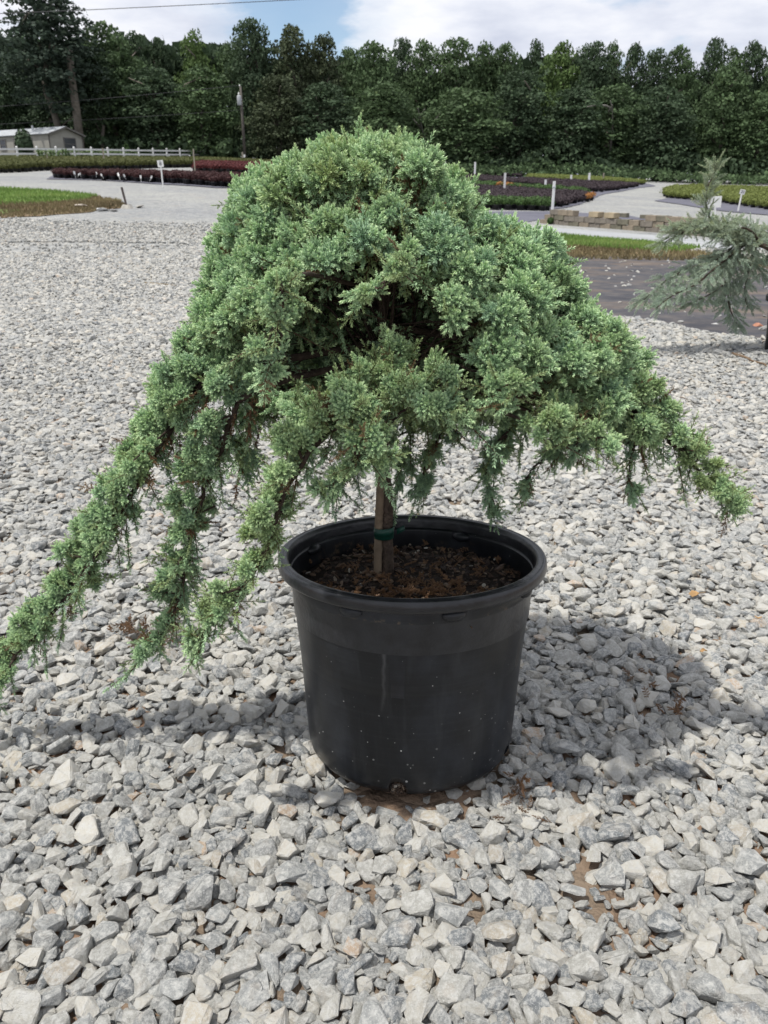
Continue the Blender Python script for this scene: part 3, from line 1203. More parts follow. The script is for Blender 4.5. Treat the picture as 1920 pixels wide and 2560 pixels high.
# drain notches at the foot, one of them facing the camera
cutbm = bmesh.new()
for ang in (-98, -26, 46, 118, 190):
    a = math.radians(ang)
    ring = []
    pts2 = [(-0.0135, -0.02), (0.0135, -0.02), (0.0135, 0.020)] + [(0.0135 * math.cos(t), 0.020 + 0.0125 * math.sin(t)) for t in np.linspace(0.35, PI - 0.35, 7)] + [(-0.0135, 0.020)]
    lo, hi = [], []
    for x, z in pts2:
        for rr, lst in ((0.14, lo), (0.21, hi)):
            lst.append(cutbm.verts.new((rr * math.cos(a) - x * math.sin(a), rr * math.sin(a) + x * math.cos(a), z)))
    n = len(lo)
    cutbm.faces.new(lo)
    cutbm.faces.new(hi[::-1])
    for i in range(n):
        cutbm.faces.new((lo[i], hi[i], hi[(i + 1) % n], lo[(i + 1) % n]))
bmesh.ops.recalc_face_normals(cutbm, faces=cutbm.faces)
cut = mesh_obj('notch_cutter', bm_mesh('notch_cutter', cutbm))
cut.matrix_world = Matrix.Translation((POT_X, POT_Y, POT_Z)) @ PROT
bm = bmesh.new()
bm.from_mesh(body_me)
bmesh.ops.remove_doubles(bm, verts=bm.verts, dist=1e-6)
bmesh.ops.recalc_face_normals(bm, faces=bm.faces)
bm.to_mesh(body_me)
bm.free()
md = pot.modifiers.new('notches', 'BOOLEAN')
md.operation = 'DIFFERENCE'
md.object = cut
md.solver = 'EXACT'
bpy.context.view_layer.update()
dg = bpy.context.evaluated_depsgraph_get()
newme = bpy.data.meshes.new_from_object(pot.evaluated_get(dg))
pot.modifiers.clear()
pot.data = newme
bpy.data.objects.remove(cut)

rimp = [(0.2030, 0.3290), (0.2062, 0.3325), (0.2120, 0.3360), (0.2205, 0.3368), (0.2236, 0.3385), (0.2252, 0.3420), (0.2255, 0.3470), (0.2246, 0.3530),
        (0.2230, 0.3565), (0.2200, 0.3578), (0.2184, 0.3562), (0.2168, 0.3562), (0.2145, 0.3584), (0.2105, 0.3582), (0.2078, 0.3560), (0.2056, 0.3480), (0.2028, 0.30), (0.2004, 0.262)]
M_RIM = simple('glossy_black_rim', (0.016, 0.017, 0.020), 0.30, 0.45, 30, 0.15, 40, 0.5)  # smoother plastic; part of the rim's sheen is painted in as a lighter, bluish tone
rim = mesh_obj('rim', lathe('rim', rimp, [M_RIM], 192, 0.0018), pot)
for ang in (-74, -118, -30, 60, 150):            # moulded lugs under the rim
    a = math.radians(ang)
    pts = []
    M = Matrix.Translation((0.203 * math.cos(a), 0.203 * math.sin(a), 0.326)) @ Matrix.Rotation(a, 4, 'Z') @ Matrix.Diagonal((0.011, 0.020, 0.010, 1))
    bm = bmesh.new()
    bmesh.ops.create_uvsphere(bm, u_segments=14, v_segments=8, radius=1.0, matrix=M)
    mesh_obj('rim_lug', bm_mesh('rim_lug', bm, [M_POT], True), pot)

SOIL_Z = 0.305
bm = bmesh.new()
nr, na = 26, 96
rings = []
for i in range(nr + 1):
    r_ = 0.1995 * i / nr
    ring = []
    for k in range(na if i else 1):
        a = k * 2 * PI / na
        x, y = r_ * math.cos(a), r_ * math.sin(a)
        z = SOIL_Z + 0.007 * noise.noise(Vector((x * 14, y * 14, 3))) + 0.005 * noise.noise(Vector((x * 60, y * 60, 7))) - 0.010 * (r_ / 0.2025) ** 4
        ring.append(bm.verts.new((x, y, z)))
    rings.append(ring)
for k in range(na):
    bm.faces.new((rings[0][0], rings[1][k], rings[1][(k + 1) % na]))
for i in range(1, nr):
    for k in range(na):
        bm.faces.new((rings[i][k], rings[i + 1][k], rings[i + 1][(k + 1) % na], rings[i][(k + 1) % na]))
bot = [bm.verts.new((0.168 * math.cos(k * 2 * PI / na), 0.168 * math.sin(k * 2 * PI / na), 0.016)) for k in range(na)]
for k in range(na):
    bm.faces.new((rings[nr][k], bot[k], bot[(k + 1) % na], rings[nr][(k + 1) % na]))
soil = mesh_obj('potting_soil', bm_mesh('potting_soil', bm, [M_SOIL], True), JUN)
soil.matrix_local = PROT

# bark chips
M_CHIP = bpy.data.materials.new('bark_chip')
M_CHIP.use_nodes = True
_t = NT(M_CHIP.node_tree)
_b = M_CHIP.node_tree.nodes['Principled BSDF']
_b.inputs['Roughness'].default_value = 0.85
_oi = _t.n('ShaderNodeObjectInfo')
_c = _t.ramp(_oi.outputs['Random'], [(0.0, (0.022, 0.015, 0.011)), (0.3, (0.045, 0.028, 0.02)), (0.55, (0.085, 0.052, 0.034)), (0.8, (0.13, 0.085, 0.055)), (0.95, (0.20, 0.15, 0.105)), (1.0, (0.5, 0.48, 0.42))])
_co = _t.n('ShaderNodeTexCoord')
_t.link(_t.mix(_t.noise(_co.outputs['Object'], 3, 4, 0.7), _t.mix(1.0, _c, (0.5, 0.5, 0.5), 'MULTIPLY'), _c), _b.inputs['Base Color'])


def chip_mesh(i):
    r = np.random.default_rng(500 + i)
    bm = bmesh.new()
    n = 7
    for z in (-1, 1):
        for k in range(n):
            a = k * 2 * PI / n + r.normal(0, .15)
            rr = r.uniform(0.6, 1.0)
            bm.verts.new((rr * math.cos(a) * 0.5, rr * math.sin(a) * 0.30, z * 0.05 * r.uniform(0.6, 1.6)))
    bmesh.ops.convex_hull(bm, input=bm.verts)
    return bm_mesh('bark_chip', bm, [M_CHIP])


G_CHIP = scatter_group('chip_scatter', proto_collection('bark_chip', [chip_mesh(i) for i in range(8)]))
n = 1500
rr = 0.197 * np.sqrt(RNG.random(n))
aa = RNG.uniform(0, 2 * PI, n)
P = np.stack([rr * np.cos(aa), rr * np.sin(aa), np.full(n, SOIL_Z + 0.003) + RNG.uniform(-0.004, 0.006, n) - 0.010 * (rr / 0.2025) ** 4], 1)
Lc = RNG.uniform(0.004, 0.015, n) * np.where(RNG.random(n) < 0.07, 2.0, 1.0)
o = scatter_obj('bark_mulch', G_CHIP, P, np.stack([RNG.normal(0, 0.45, n), RNG.normal(0, 0.45, n), RNG.uniform(0, 6.28, n)], 1), Lc, RNG.integers(0, 8, n), np.zeros(n), JUN)
o.matrix_local = PROT
# dead brown needle sprigs lying on it
Fd = Fol()
for k in range(170):
    if RNG.random() < 0.60:
        c0 = [(-0.105, -0.085), (-0.015, -0.075), (0.045, -0.045), (-0.06, -0.13), (0.10, -0.10)][int(RNG.integers(0, 5))]
        x, y = RNG.normal(c0[0], 0.032), RNG.normal(c0[1], 0.026)
    else:
        q = 0.19 * math.sqrt(RNG.random())
        a = RNG.uniform(0, 6.28)
        x, y = q * math.cos(a), q * math.sin(a)
    if math.hypot(x, y) > 0.188:
        continue
    Fd.add((x, y, SOIL_Z + 0.006 + RNG.uniform(0, 0.006)), unit(np.array([RNG.normal(), RNG.normal(), RNG.normal(0, 0.25)])), RNG.uniform(0.25, 0.6), int(RNG.integers(0, NJ + NL)), 1.0)
o = Fd.build('fallen_needles', G_JUN, JUN)
o.matrix_local = PROT


# soil and rootlets pushing out of the front drain notch
n = 60
an_ = math.radians(-98) + RNG.uniform(-0.065, 0.065, n)
rn_ = 0.166 + RNG.uniform(0.0, 0.012, n)
P = np.stack([rn_ * np.cos(an_), rn_ * np.sin(an_), RNG.uniform(0.006, 0.026, n)], 1)
o = scatter_obj('notch_soil', G_CHIP, P, RNG.uniform(0, 6.28, (n, 3)), RNG.uniform(0.005, 0.012, n), RNG.integers(0, 8, n), np.zeros(n), JUN)
o.matrix_local = PROT


# trunk and bamboo stake: foot on the soil, head inside the crown
def soil_hit(px, py):
    d = ray(px, py)
    Mw = Matrix.Translation((POT_X, POT_Y, POT_Z)) @ PROT
    nrm = (Mw.to_3x3() @ Vector((0, 0, 1)))
    p0 = Mw @ Vector((0, 0, SOIL_Z))
    o_ = Vector((0, 0, CAM_H))
    t_ = (p0 - o_).dot(nrm) / d.dot(nrm)
    return o_ + d * t_


tb = soil_hit(968, 1430)
sb = soil_hit(943, 1438)
TY = tb.y
M_STAKE = simple('grey_bamboo', (0.19, 0.145, 0.10), 0.8, 0.35, 26, 0.5, 60)
HEAD = at(965, 640, TY + 0.01)


def W2J(p):
    return Vector(p) - Vector((POT_X, POT_Y, POT_Z))


def tube_obj(name, pts, rad, mat, parent, n=10, jit=0.06):
    bm = bmesh.new()
    add_tube(bm, [W2J(p) for p in pts], rad, n, True, jit)
    return mesh_obj(name, bm_mesh(name, bm, [mat], True), parent)


tp = smooth_path([tb - Vector((0, 0, 0.03)), at(967, 1330, TY), at(967, 1240, TY), at(958, 1120, TY), at(975, 980, TY), at(955, 820, TY), HEAD], 26)
trunk = tube_obj('trunk', tp, [0.0108 - 0.0030 * k / 25 + 0.004 * max(0, 1 - k / 3) for k in range(26)], M_BARK, JUN, 12, 0.07)
stp = [sb - Vector((0, 0, 0.03)), at(946, 1330, TY - 0.006), at(950, 1240, TY - 0.008), at(955, 1050, TY - 0.02)]
sp_ = smooth_path(stp, 40)
srad = []
for k in range(40):
    srad.append(0.0070 + (0.0011 if k in (9, 21, 33) else 0.0))
stake = tube_obj('stake', sp_, srad, M_STAKE, JUN, 12, 0.02)
M_TAPE = simple('green_tie_tape', (0.004, 0.045, 0.030), 0.5, 0.3, 60, 0.3, 90, 0.5)
bm = bmesh.new()
c0 = W2J(at(957, 1330, TY - 0.006))
for kk in range(2):
    ring_pts = []
    zc = c0 + Vector((0.002, 0, -0.002 + kk * 0.004))
    rows = []
    for dz in (-0.0075, 0.0075):
        rows.append([bm.verts.new(zc + Vector(((0.0168 + 0.0005 * kk) * math.cos(a), (0.0128 + 0.0005 * kk) * math.sin(a), dz + 0.0012 * math.sin(a + kk * 2)))) for a in np.linspace(0, 2 * PI, 28, endpoint=False)])
    for i in range(28):
        bm.faces.new((rows[0][i], rows[0][(i + 1) % 28], rows[1][(i + 1) % 28], rows[1][i]))
v = [bm.verts.new(c0 + Vector(q)) for q in ((0.024, -0.004, -0.003), (0.038, -0.006, 0.006), (0.036, -0.003, 0.014), (0.024, -0.002, 0.006))]
bm.faces.new(v)
tape = mesh_obj('tie_tape', bm_mesh('tie_tape', bm, [M_TAPE], True), JUN)
sm = tape.modifiers.new('thick', 'SOLIDIFY')
sm.thickness = 0.0008

# ---- crown
OUT = [(462, 860), (474, 760), (500, 690), (535, 620), (588, 560), (596, 500), (622, 455), (676, 412), (738, 374), (800, 350), (895, 338), (1000, 352), (1052, 362),
       (1100, 420), (1180, 508), (1250, 572), (1390, 612), (1440, 665), (1490, 760), (1535, 840), (1610, 915), (1620, 1000), (1580, 1080), (1450, 1130), (1300, 1150),
       (1180, 1050), (1000, 960), (800, 960), (640, 990), (540, 980), (480, 930)]
C0 = (960.0, 790.0)
outp = np.array(OUT, float)
oang = np.arctan2(-(outp[:, 1] - C0[1]), outp[:, 0] - C0[0])
orad = np.hypot(outp[:, 0] - C0[0], outp[:, 1] - C0[1]) - 52.0
so = np.argsort(oang)
oang, orad = oang[so], orad[so]


def rho(phi):
    return np.interp(phi, np.concatenate([oang - 2 * PI, oang, oang + 2 * PI]), np.tile(orad, 3))


YC = TY + 0.02
CAVITY = [(690, 840), (725, 745), (790, 680), (900, 660), (960, 680), (1050, 685), (1110, 730), (1185, 830), (1215, 910), (1330, 1000), (1500, 1040), (1640, 1050),
          (1640, 1400), (560, 1400), (560, 1010), (640, 1010), (700, 960)]
HOLES = [[(900, 640), (975, 620), (1050, 640), (1075, 720), (1040, 770), (900, 770), (840, 720)], [(1170, 700), (1230, 690), (1250, 760), (1190, 800)],
         [(640, 840), (690, 830), (700, 930), (640, 930)], [(540, 880), (600, 860), (610, 960), (540, 960)]]


def shell(front, n_try, mind, D):
    """points spread over one half of the crown's surface, with outward normals"""
    pts, nrm = [], []
    cell = {}
    for _ in range(n_try):
        v = RNG.normal(size=3)
        v /= np.linalg.norm(v)
        depth = abs(v[1])
        t = math.hypot(v[0], v[2])
        phi = math.atan2(v[2], v[0])
        R = rho(phi) * t
        px = C0[0] + R * math.cos(phi)
        py = C0[1] - R * math.sin(phi)
        Y = YC - D * depth if front else YC + D * depth
        if front:
            # nearer growth must keep its true size: pull the picture offset with the depth
            k = 1.0
        p = np.array(at(px, py, Y))
        lump = 0.040 * noise.noise(Vector(p * 7.0)) + 0.018 * noise.noise(Vector(p * 22.0))
        nn = unit(np.array([v[0], -depth if front else depth, max(v[2], -0.2)]))
        p = p + nn * lump
        key = tuple((p / mind).astype(int))
        ok = True
        for a in (-1, 0, 1):
            for b_ in (-1, 0, 1):
                for c in (-1, 0, 1):
                    for q in cell.get((key[0] + a, key[1] + b_, key[2] + c), ()):
                        if np.sum((q - p) ** 2) < mind * mind:
                            ok = False
        if not ok:
            continue
        cell.setdefault(key, []).append(p)
        pts.append((px, py, p))
        nrm.append(nn)
    return pts, nrm


def in_any(px, py, polys, jit=16):
    x = px + RNG.normal(0, jit)
    y = py + RNG.normal(0, jit)
    return any(bool(inside(pl, np.array([x]), np.array([y]))[0]) for pl in polys)


crown = Fol()
twigs = []
fp, fn = shell(True, 15000, 0.052, 0.27)
for (px, py, p), nn in zip(fp, fn):
    if in_any(px, py, [CAVITY]) or in_any(px, py, HOLES, 10):
        continue
    g = unit(nn * 0.75 + UP * 0.55 + RNG.normal(0, 0.22, 3))
    big = noise.noise(Vector(p * 6.0 + np.array([5, 1, 2])))
    tint = 0.45 + 0.30 * big + (0.10 if py < 560 else -0.12)
    rad = RNG.uniform(0.030, 0.050)
    tuft(crown, p, g, rad, int(RNG.integers(7, 11)), tint)
    twigs.append((p - g * rad * 0.9, 0))
bp, bn_ = shell(False, 9000, 0.046, 0.26)
for (px, py, p), nn in zip(bp, bn_):
    if py > 1020 + 60 * noise.noise(Vector((px * 0.02, 0, 0))):
        continue
    g = unit(nn * 0.8 + UP * 0.4 + RNG.normal(0, 0.25, 3))
    tuft(crown, p, g, RNG.uniform(0.040, 0.050), 6, 0.35, inner=False)
    # the inside of the far side shows through the opening: loose shaded growth
    for k in range(7):
        crown.add(p - g * 0.045 + RNG.normal(0, 0.02, 3), unit(-nn * 0.5 - UP * 0.5 + RNG.normal(0, 0.5, 3)), RNG.uniform(0.9, 1.3), int(RNG.integers(NJ, NJ + NL)), RNG.uniform(0.1, 0.8))
    twigs.append((p - g * 0.05, 1))
# inner fill between the shells, thinner towards the opening
for k in range(2300):
    v = RNG.normal(size=3)
    v /= np.linalg.norm(v)
    s_ = RNG.uniform(0.45, 0.88)
    phi = math.atan2(v[2], v[0])
    R = rho(phi) * math.hypot(v[0], v[2]) * s_
    px, py = C0[0] + R * math.cos(phi), C0[1] - R * math.sin(phi)
    Y = YC + (0.25 if v[1] > 0 else 0.25) * v[1] * s_
    if v[1] < 0.1 and in_any(px, py, [CAVITY]):
        continue
    if py > 1000:
        continue
    crown.add(np.array(at(px, py, Y)), unit(v * np.array([1, 1, 0.6]) + RNG.normal(0, 0.5, 3) - UP * 0.1), RNG.uniform(0.9, 1.35), int(RNG.integers(NJ, NJ + NL)), 0.98 if RNG.random() < 0.05 else RNG.uniform(0.3, 0.85))
for k in range(1600):      # shaded growth seen deep inside, behind the trunk
    px, py = RNG.uniform(640, 1300), RNG.uniform(690, 1010)
    if py > 900 and RNG.random() < (py - 900) / 160:
        continue
    crown.add(np.array(at(px, py, YC + (RNG.uniform(0.03, 0.24) if RNG.random() < 0.93 else RNG.uniform(-0.08, 0.03)))), unit(RNG.normal(0, 0.6, 3) - UP * 0.5), RNG.uniform(0.9, 1.3), int(RNG.integers(NJ, NJ + NL)), RNG.uniform(0.2, 0.8))
crown.add(np.array(at(895, 348, YC)), unit(np.array([0.1, -0.1, 1])), 0.6, 0, 0.6)
crown.build('crown_foliage', G_JUN, JUN)

# woody scaffold inside the crown
bm = bmesh.new()
random.shuffle(twigs)
for p, back in twigs[:130]:
    s_ = random.uniform(0.25, 1.0)
    a = Vector(tp[int(13 + 12 * s_)])
    b = Vector(p)
    mid = a.lerp(b, 0.5) + Vector((random.gauss(0, .02), random.gauss(0, .02), 0.05 + random.gauss(0, .02)))
    path = smooth_path([a, mid, b], 9)
    r0 = random.uniform(0.0012, 0.0028)
    add_tube(bm, [W2J(q) for q in path], [r0 * (1 - 0.75 * i / 8) for i in range(9)], 5, False)
mesh_obj('scaffold_branches', bm_mesh('scaffold_branches', bm, [M_TWIG], True), JUN)['kind'] = 'stuff'


def limb(path, r0, r1, tint=0.45, dens=1.0, hang=0.5, root=None, up=0.5, size=1.0, lit=True, label=None, warm_end=0.0, bias=False):
    """a long branch: bark tube, tufts along its upper side, loose sprays hanging under it"""
    pts = np.array([[*at(a, b, y), wd * y / FPX] for a, b, y, wd in path])
    base = pts[:, :3]
    if root is not None:
        base = np.vstack([np.array(root), base])
    nseg = 44
    cur = smooth_path(base, nseg)
    wds = np.interp(np.linspace(0, 1, nseg), np.linspace(0, 1, len(base)), np.concatenate([[pts[0, 3]] * (len(base) - len(pts)), pts[:, 3]]))
    start = int(nseg * (len(base) - len(pts)) / (len(base) - 1)) if root is not None else 0
    br = tube_obj('branch', [Vector(c + RNG.normal(0, 0.0015, 3)) for c in cur], [0.66 * (r0 + (r1 - r0) * (i / (nseg - 1))) for i in range(nseg)], M_TWIG, JUN, 8, 0.10)
    if label:
        br['label'] = label
    F = Fol()
    wds = wds * (1.22 if lit else 0.95)
    seg = np.linalg.norm(np.diff(cur, axis=0), axis=1)
    L = np.concatenate([[0], np.cumsum(seg)])
    s = L[start]
    bmt = bmesh.new()
    ntw = 0
    while s < L[-1]:
        f = s / L[-1]
        i = min(int(np.searchsorted(L, s)), nseg - 1)
        c = cur[i]
        tan = unit(cur[min(i + 1, nseg - 1)] - cur[max(i - 1, 0)])
        wd = np.interp(s, L, wds)
        side = unit(np.cross(tan, UP))
        upn = unit(np.cross(side, tan))
        if upn[2] < 0:
            upn = -upn
        left = -side if side[0] > 0 else side          # the side that faces the picture's left
        for rep in range(max(1, int(round(1.5 * dens * (0.5 + wd / 0.045))))):
            a = RNG.uniform(-0.35, 1.0) * PI * 0.9
            # around the limb, mostly on its upper side
            dirv = unit(upn * math.sin(max(a, -0.2)) + side * math.cos(a) * 0.9)
            if bias and RNG.random() < 0.8:
                dirv = unit(upn * RNG.uniform(0.0, 1.0) + left * RNG.uniform(0.1, 1.0))
            if noise.noise(Vector((s * 24.0, len(path) * 3.1, r0 * 900))) < -0.5:
                continue
            if not lit:
                dirv = unit(RNG.normal(0, 1, 3) * np.array([1, 1, 0.6]) + np.array([0, 0, -0.3]))
            off = wd * RNG.uniform(0.10, 0.95)
            p = c + dirv * off + tan * RNG.normal(0, 0.012)
            g = unit(dirv * 0.7 + tan * 0.55 + UP * up + RNG.normal(0, 0.2, 3))
            rad = float(np.clip(wd * 0.56, 0.017, 0.034)) * size * RNG.uniform(0.62, 1.25)
            tn = tint + 0.25 * noise.noise(Vector(p * 7.0)) + warm_end * f
            tuft(F, p, g, rad, int(RNG.integers(4, 7)), tn, inner=RNG.random() < 0.5)
            if rep % 2 == 0:
                add_tube(bmt, [W2J(c), W2J((c + p) / 2 + RNG.normal(0, 0.004, 3)), W2J(p - g * rad * 0.4)], [0.0024, 0.0018, 0.001], 5, False)
                ntw += 1
        if lit and len(path) > 5 and RNG.random() < 0.16:      # side branchlet with its own small heads
            bd = unit(tan * 0.6 + (left if RNG.random() < 0.6 else -left) * RNG.uniform(0.5, 1.0) + UP * RNG.uniform(-0.5, 0.5))
            bl = wd * RNG.uniform(1.1, 1.9)
            add_tube(bmt, [W2J(c), W2J(c + bd * bl * 0.6), W2J(c + bd * bl)], [0.0022, 0.0016, 0.0009], 5, False)
            for q_ in (0.5, 0.75, 1.0):
                tuft(F, c + bd * bl * q_ + RNG.normal(0, 0.004, 3), unit(bd + UP * 0.5), 0.015 + 0.005 * RNG.random(), 4, tint + 0.1, inner=False)
        if RNG.random() < hang:
            d = unit(-UP * 0.9 + tan * 0.5 + RNG.normal(0, 0.35, 3))
            q = c.copy()
            m = int(RNG.integers(1, 3))
            for k in range(m):
                F.add(q, d, RNG.uniform(0.75, 1.15) * size, int(RNG.integers(NJ, NJ + NL)), RNG.uniform(0.15, 0.75) if RNG.random() > 0.08 else 0.98)
                q = q + d * 0.035
                d = unit(d + RNG.normal(0, 0.3, 3))
        s += 0.0165 / dens
    tip = cur[-1]
    tan = unit(cur[-1] - cur[-3])
    for k in range(4):
        F.add(tip - tan * 0.02, unit(tan + RNG.normal(0, 0.25, 3)), 0.8 * size, int(RNG.integers(0, NJ)), min(0.8, tint + warm_end))
    if ntw:
        mesh_obj('twigs', bm_mesh('twigs', bmt, [M_TWIG], True), br)['kind'] = 'stuff'
    else:
        bmt.free()
    F.build('foliage', G_JUN, br)
    return br


ty = TY
# long branches of the left
limb([(560, 930, 1.17, 82), (470, 1020, 1.18, 82), (400, 1110, 1.18, 76), (325, 1240, 1.18, 68), (250, 1365, 1.18, 68), (180, 1475, 1.18, 68), (95, 1580, 1.18, 60), (20, 1660, 1.18, 42), (-35, 1715, 1.18, 22)],
     0.009, 0.003, 0.38, 1.0, 0.65, root=tp[20], warm_end=0.15, bias=True, label='longest branch, sweeping down to the lower left')
limb([(630, 980, 1.14, 68), (560, 1110, 1.15, 60), (508, 1230, 1.16, 56), (475, 1360, 1.17, 52), (450, 1480, 1.18, 48), (415, 1570, 1.18, 42), (366, 1632, 1.18, 22)],
     0.008, 0.0022, 0.30, 0.95, 0.75, root=tp[19], bias=True)
limb([(1000, 965, 1.06, 40), (900, 1035, 1.01, 50), (800, 1100, 0.985, 62), (730, 1200, 0.97, 72), (690, 1300, 0.965, 66), (650, 1405, 0.965, 58), (585, 1490, 0.97, 52), (520, 1560, 0.975, 40), (480, 1612, 0.98, 18)],
     0.0075, 0.002, 0.50, 1.0, 0.35, root=tp[15], up=0.6, warm_end=0.1, label='front branch that passes before the pot rim')
# cluster before the trunk
limb([(950, 930, 1.08, 40), (905, 1010, 1.02, 72), (875, 1060, 0.99, 72), (925, 1110, 0.965, 58), (950, 1150, 0.96, 36)], 0.005, 0.002, 0.48, 1.15, 0.2, root=tp[15], up=0.7)
limb([(985, 970, 1.05, 45), (1050, 985, 1.01, 60), (1110, 1000, 0.99, 60), (1140, 1040, 0.98, 42)], 0.005, 0.002, 0.52, 1.2, 0.2, root=tp[15], up=0.8)
limb([(870, 1080, 1.0, 50), (800, 1060, 1.0, 55), (735, 1035, 1.01, 40)], 0.004, 0.0015, 0.50, 1.0, 0.2, root=tp[14], up=0.7)
limb([(905, 1110, 0.97, 44), (880, 1165, 0.965, 40), (845, 1205, 0.965, 26), (820, 1225, 0.965, 14)], 0.004, 0.0015, 0.42, 1.1, 0.2, root=tp[12], up=0.6)
limb([(980, 1010, 1.05, 34), (985, 950, 1.05, 38), (978, 895, 1.045, 44), (972, 860, 1.045, 34)], 0.004, 0.0015, 0.62, 1.2, 0.2, root=tp[15], up=1.2)
limb([(1050, 985, 1.03, 28), (1070, 945, 1.03, 26), (1082, 915, 1.03, 16)], 0.003, 0.0012, 0.66, 1.0, 0.1, root=tp[14], up=1.2)
limb([(830, 1010, 1.03, 28), (850, 985, 1.03, 30), (905, 975, 1.03, 30)], 0.003, 0.0012, 0.6, 1.0, 0.1, root=tp[14], up=1.0)
limb([(760, 1010, 1.06, 26), (720, 1000, 1.06, 34), (690, 1000, 1.06, 22)], 0.003, 0.0012, 0.4, 1.0, 0.1, root=tp[14], up=0.8)
# small sprays hanging over the opening
limb([(1030, 650, 0.98, 20), (985, 690, 0.955, 36), (945, 720, 0.95, 34), (905, 740, 0.95, 18)], 0.003, 0.0012, 0.5, 1.1, 0.1, root=tp[23], up=0.7)
limb([(740, 690, 0.96, 40), (705, 790, 0.94, 42), (690, 880, 0.94, 38), (665, 960, 0.95, 24)], 0.005, 0.0015, 0.42, 1.1, 0.4, root=tp[23], up=0.5)
# right side
limb([(1420, 900, 1.20, 85), (1530, 990, 1.20, 80), (1630, 1060, 1.20, 64), (1695, 1120, 1.19, 54), (1755, 1185, 1.18, 40), (1805, 1232, 1.18, 26), (1842, 1260, 1.18, 12)],
     0.009, 0.002, 0.40, 1.0, 0.85, root=tp[21], up=0.45, warm_end=0.3, label='long branch reaching out to the right')
limb([(1330, 1060, 1.02, 40), (1400, 1085, 1.01, 48), (1465, 1095, 1.01, 46), (1515, 1095, 1.01, 22)], 0.004, 0.0015, 0.62, 1.1, 0.2, root=tp[18], up=0.9)
limb([(1280, 960, 0.98, 40), (1240, 1010, 0.98, 30)], 0.003, 0.001, 0.5, 1.0, 0.3, root=tp[20])
# shaded branches hanging at the back
for pth in ([(1540, 1080, 1.22, 60), (1575, 1180, 1.22, 46), (1572, 1240, 1.22, 30), (1580, 1292, 1.22, 14)],
            [(1260, 1060, 1.32, 70), (1240, 1150, 1.33, 52), (1215, 1240, 1.33, 42), (1230, 1305, 1.33, 22)],
            [(1390, 1080, 1.30, 66), (1370, 1170, 1.31, 46), (1330, 1225, 1.31, 38), (1318, 1275, 1.31, 16)],
            [(1130, 1000, 1.36, 66), (1100, 1110, 1.37, 60), (1070, 1200, 1.37, 52), (1045, 1290, 1.37, 36)],
            [(1040, 1020, 1.40, 50), (1010, 1150, 1.41, 46), (1000, 1260, 1.41, 34)],
            [(870, 1000, 1.38, 56), (880, 1130, 1.40, 46), (850, 1220, 1.40, 36), (810, 1282, 1.40, 18)],
            [(650, 1000, 1.30, 56), (625, 1090, 1.30, 46), (600, 1170, 1.30, 32), (618, 1240, 1.30, 14)],
            [(720, 960, 1.36, 60), (735, 1070, 1.37, 44), (770, 1180, 1.37, 24)],
            [(1450, 1060, 1.26, 60), (1450, 1120, 1.26, 50), (1430, 1180, 1.26, 26)],
            [(540, 980, 1.22, 50), (560, 1090, 1.22, 40), (600, 1140, 1.22, 26), (640, 1180, 1.22, 12)]):
    pth = [(x_, 1000 + (y_ - 1000) * 0.78 if y_ > 1000 else y_, Y_, w_) for x_, y_, Y_, w_ in pth]
    limb(pth, 0.005, 0.0015, 0.15, 0.85, 0.75, root=tp[19], lit=False, up=-0.15, size=1.0)

# clump of brown shed needles caught in the branches
Fd = Fol()
cc = np.array(at(842, 1016, 0.985))
for k in range(34):
    q = RNG.normal(0, 1, 3) * np.array([0.010, 0.006, 0.007])
    Fd.add(cc + q, unit(RNG.normal(0, 1, 3)), RNG.uniform(0.25, 0.45), int(RNG.integers(0, NJ + NL)), 1.0)
Fd.build('dead_needle_clump', G_JUN, JUN)

# set children of the pot plant back into its frame (they were built in world space)
for ch in JUN.children:
    if ch.name.split('.')[0] in ('crown_foliage', 'dead_needle_clump'):
        ch.location = (-POT_X, -POT_Y, -POT_Z)
    for g in ch.children:
        if g.name.split('.')[0] == 'foliage':
            g.location = (-POT_X, -POT_Y, -POT_Z)

# ------------------------------------------------------------------ weeping cedar at the right edge
CB = ground_at(1985, 884)
CED = empty('potted_cedar', CB)
tag(CED, 'weeping grey green cedar in a black pot at the right edge', 'potted tree')
cprof = [(0.001, 0.004), (0.13, 0.004), (0.15, 0.012), (0.165, 0.30), (0.170, 0.304), (0.172, 0.33), (0.188, 0.335), (0.190, 0.365), (0.186, 0.372), (0.176, 0.372), (0.168, 0.33), (0.14, 0.03), (0.001, 0.03)]
cpot = mesh_obj('pot', lathe('pot', [(r * 1.28, z * 1.05) for r, z in cprof], [M_BLACKPOT], 48), CED)
csoil = mesh_obj('potting_soil', lathe('potting_soil', [(0.0005, 0.35), (0.218, 0.345), (0.19, 0.05)], [M_SOIL], 40), CED)
CY = CB.y


def C_at(px, py, dy=0.0):
    return at(px, py, CY + dy) - CB


cbm = bmesh.new()
ctr = smooth_path([Vector((0, 0, 0.33)), C_at(1975, 680), C_at(1950, 640), C_at(1900, 612), C_at(1850, 612)], 20)
add_tube(cbm, ctr, [0.024 - 0.0006 * k for k in range(20)], 9, True, 0.08)
mesh_obj('trunk', bm_mesh('trunk', cbm, [M_BARK], True), CED)


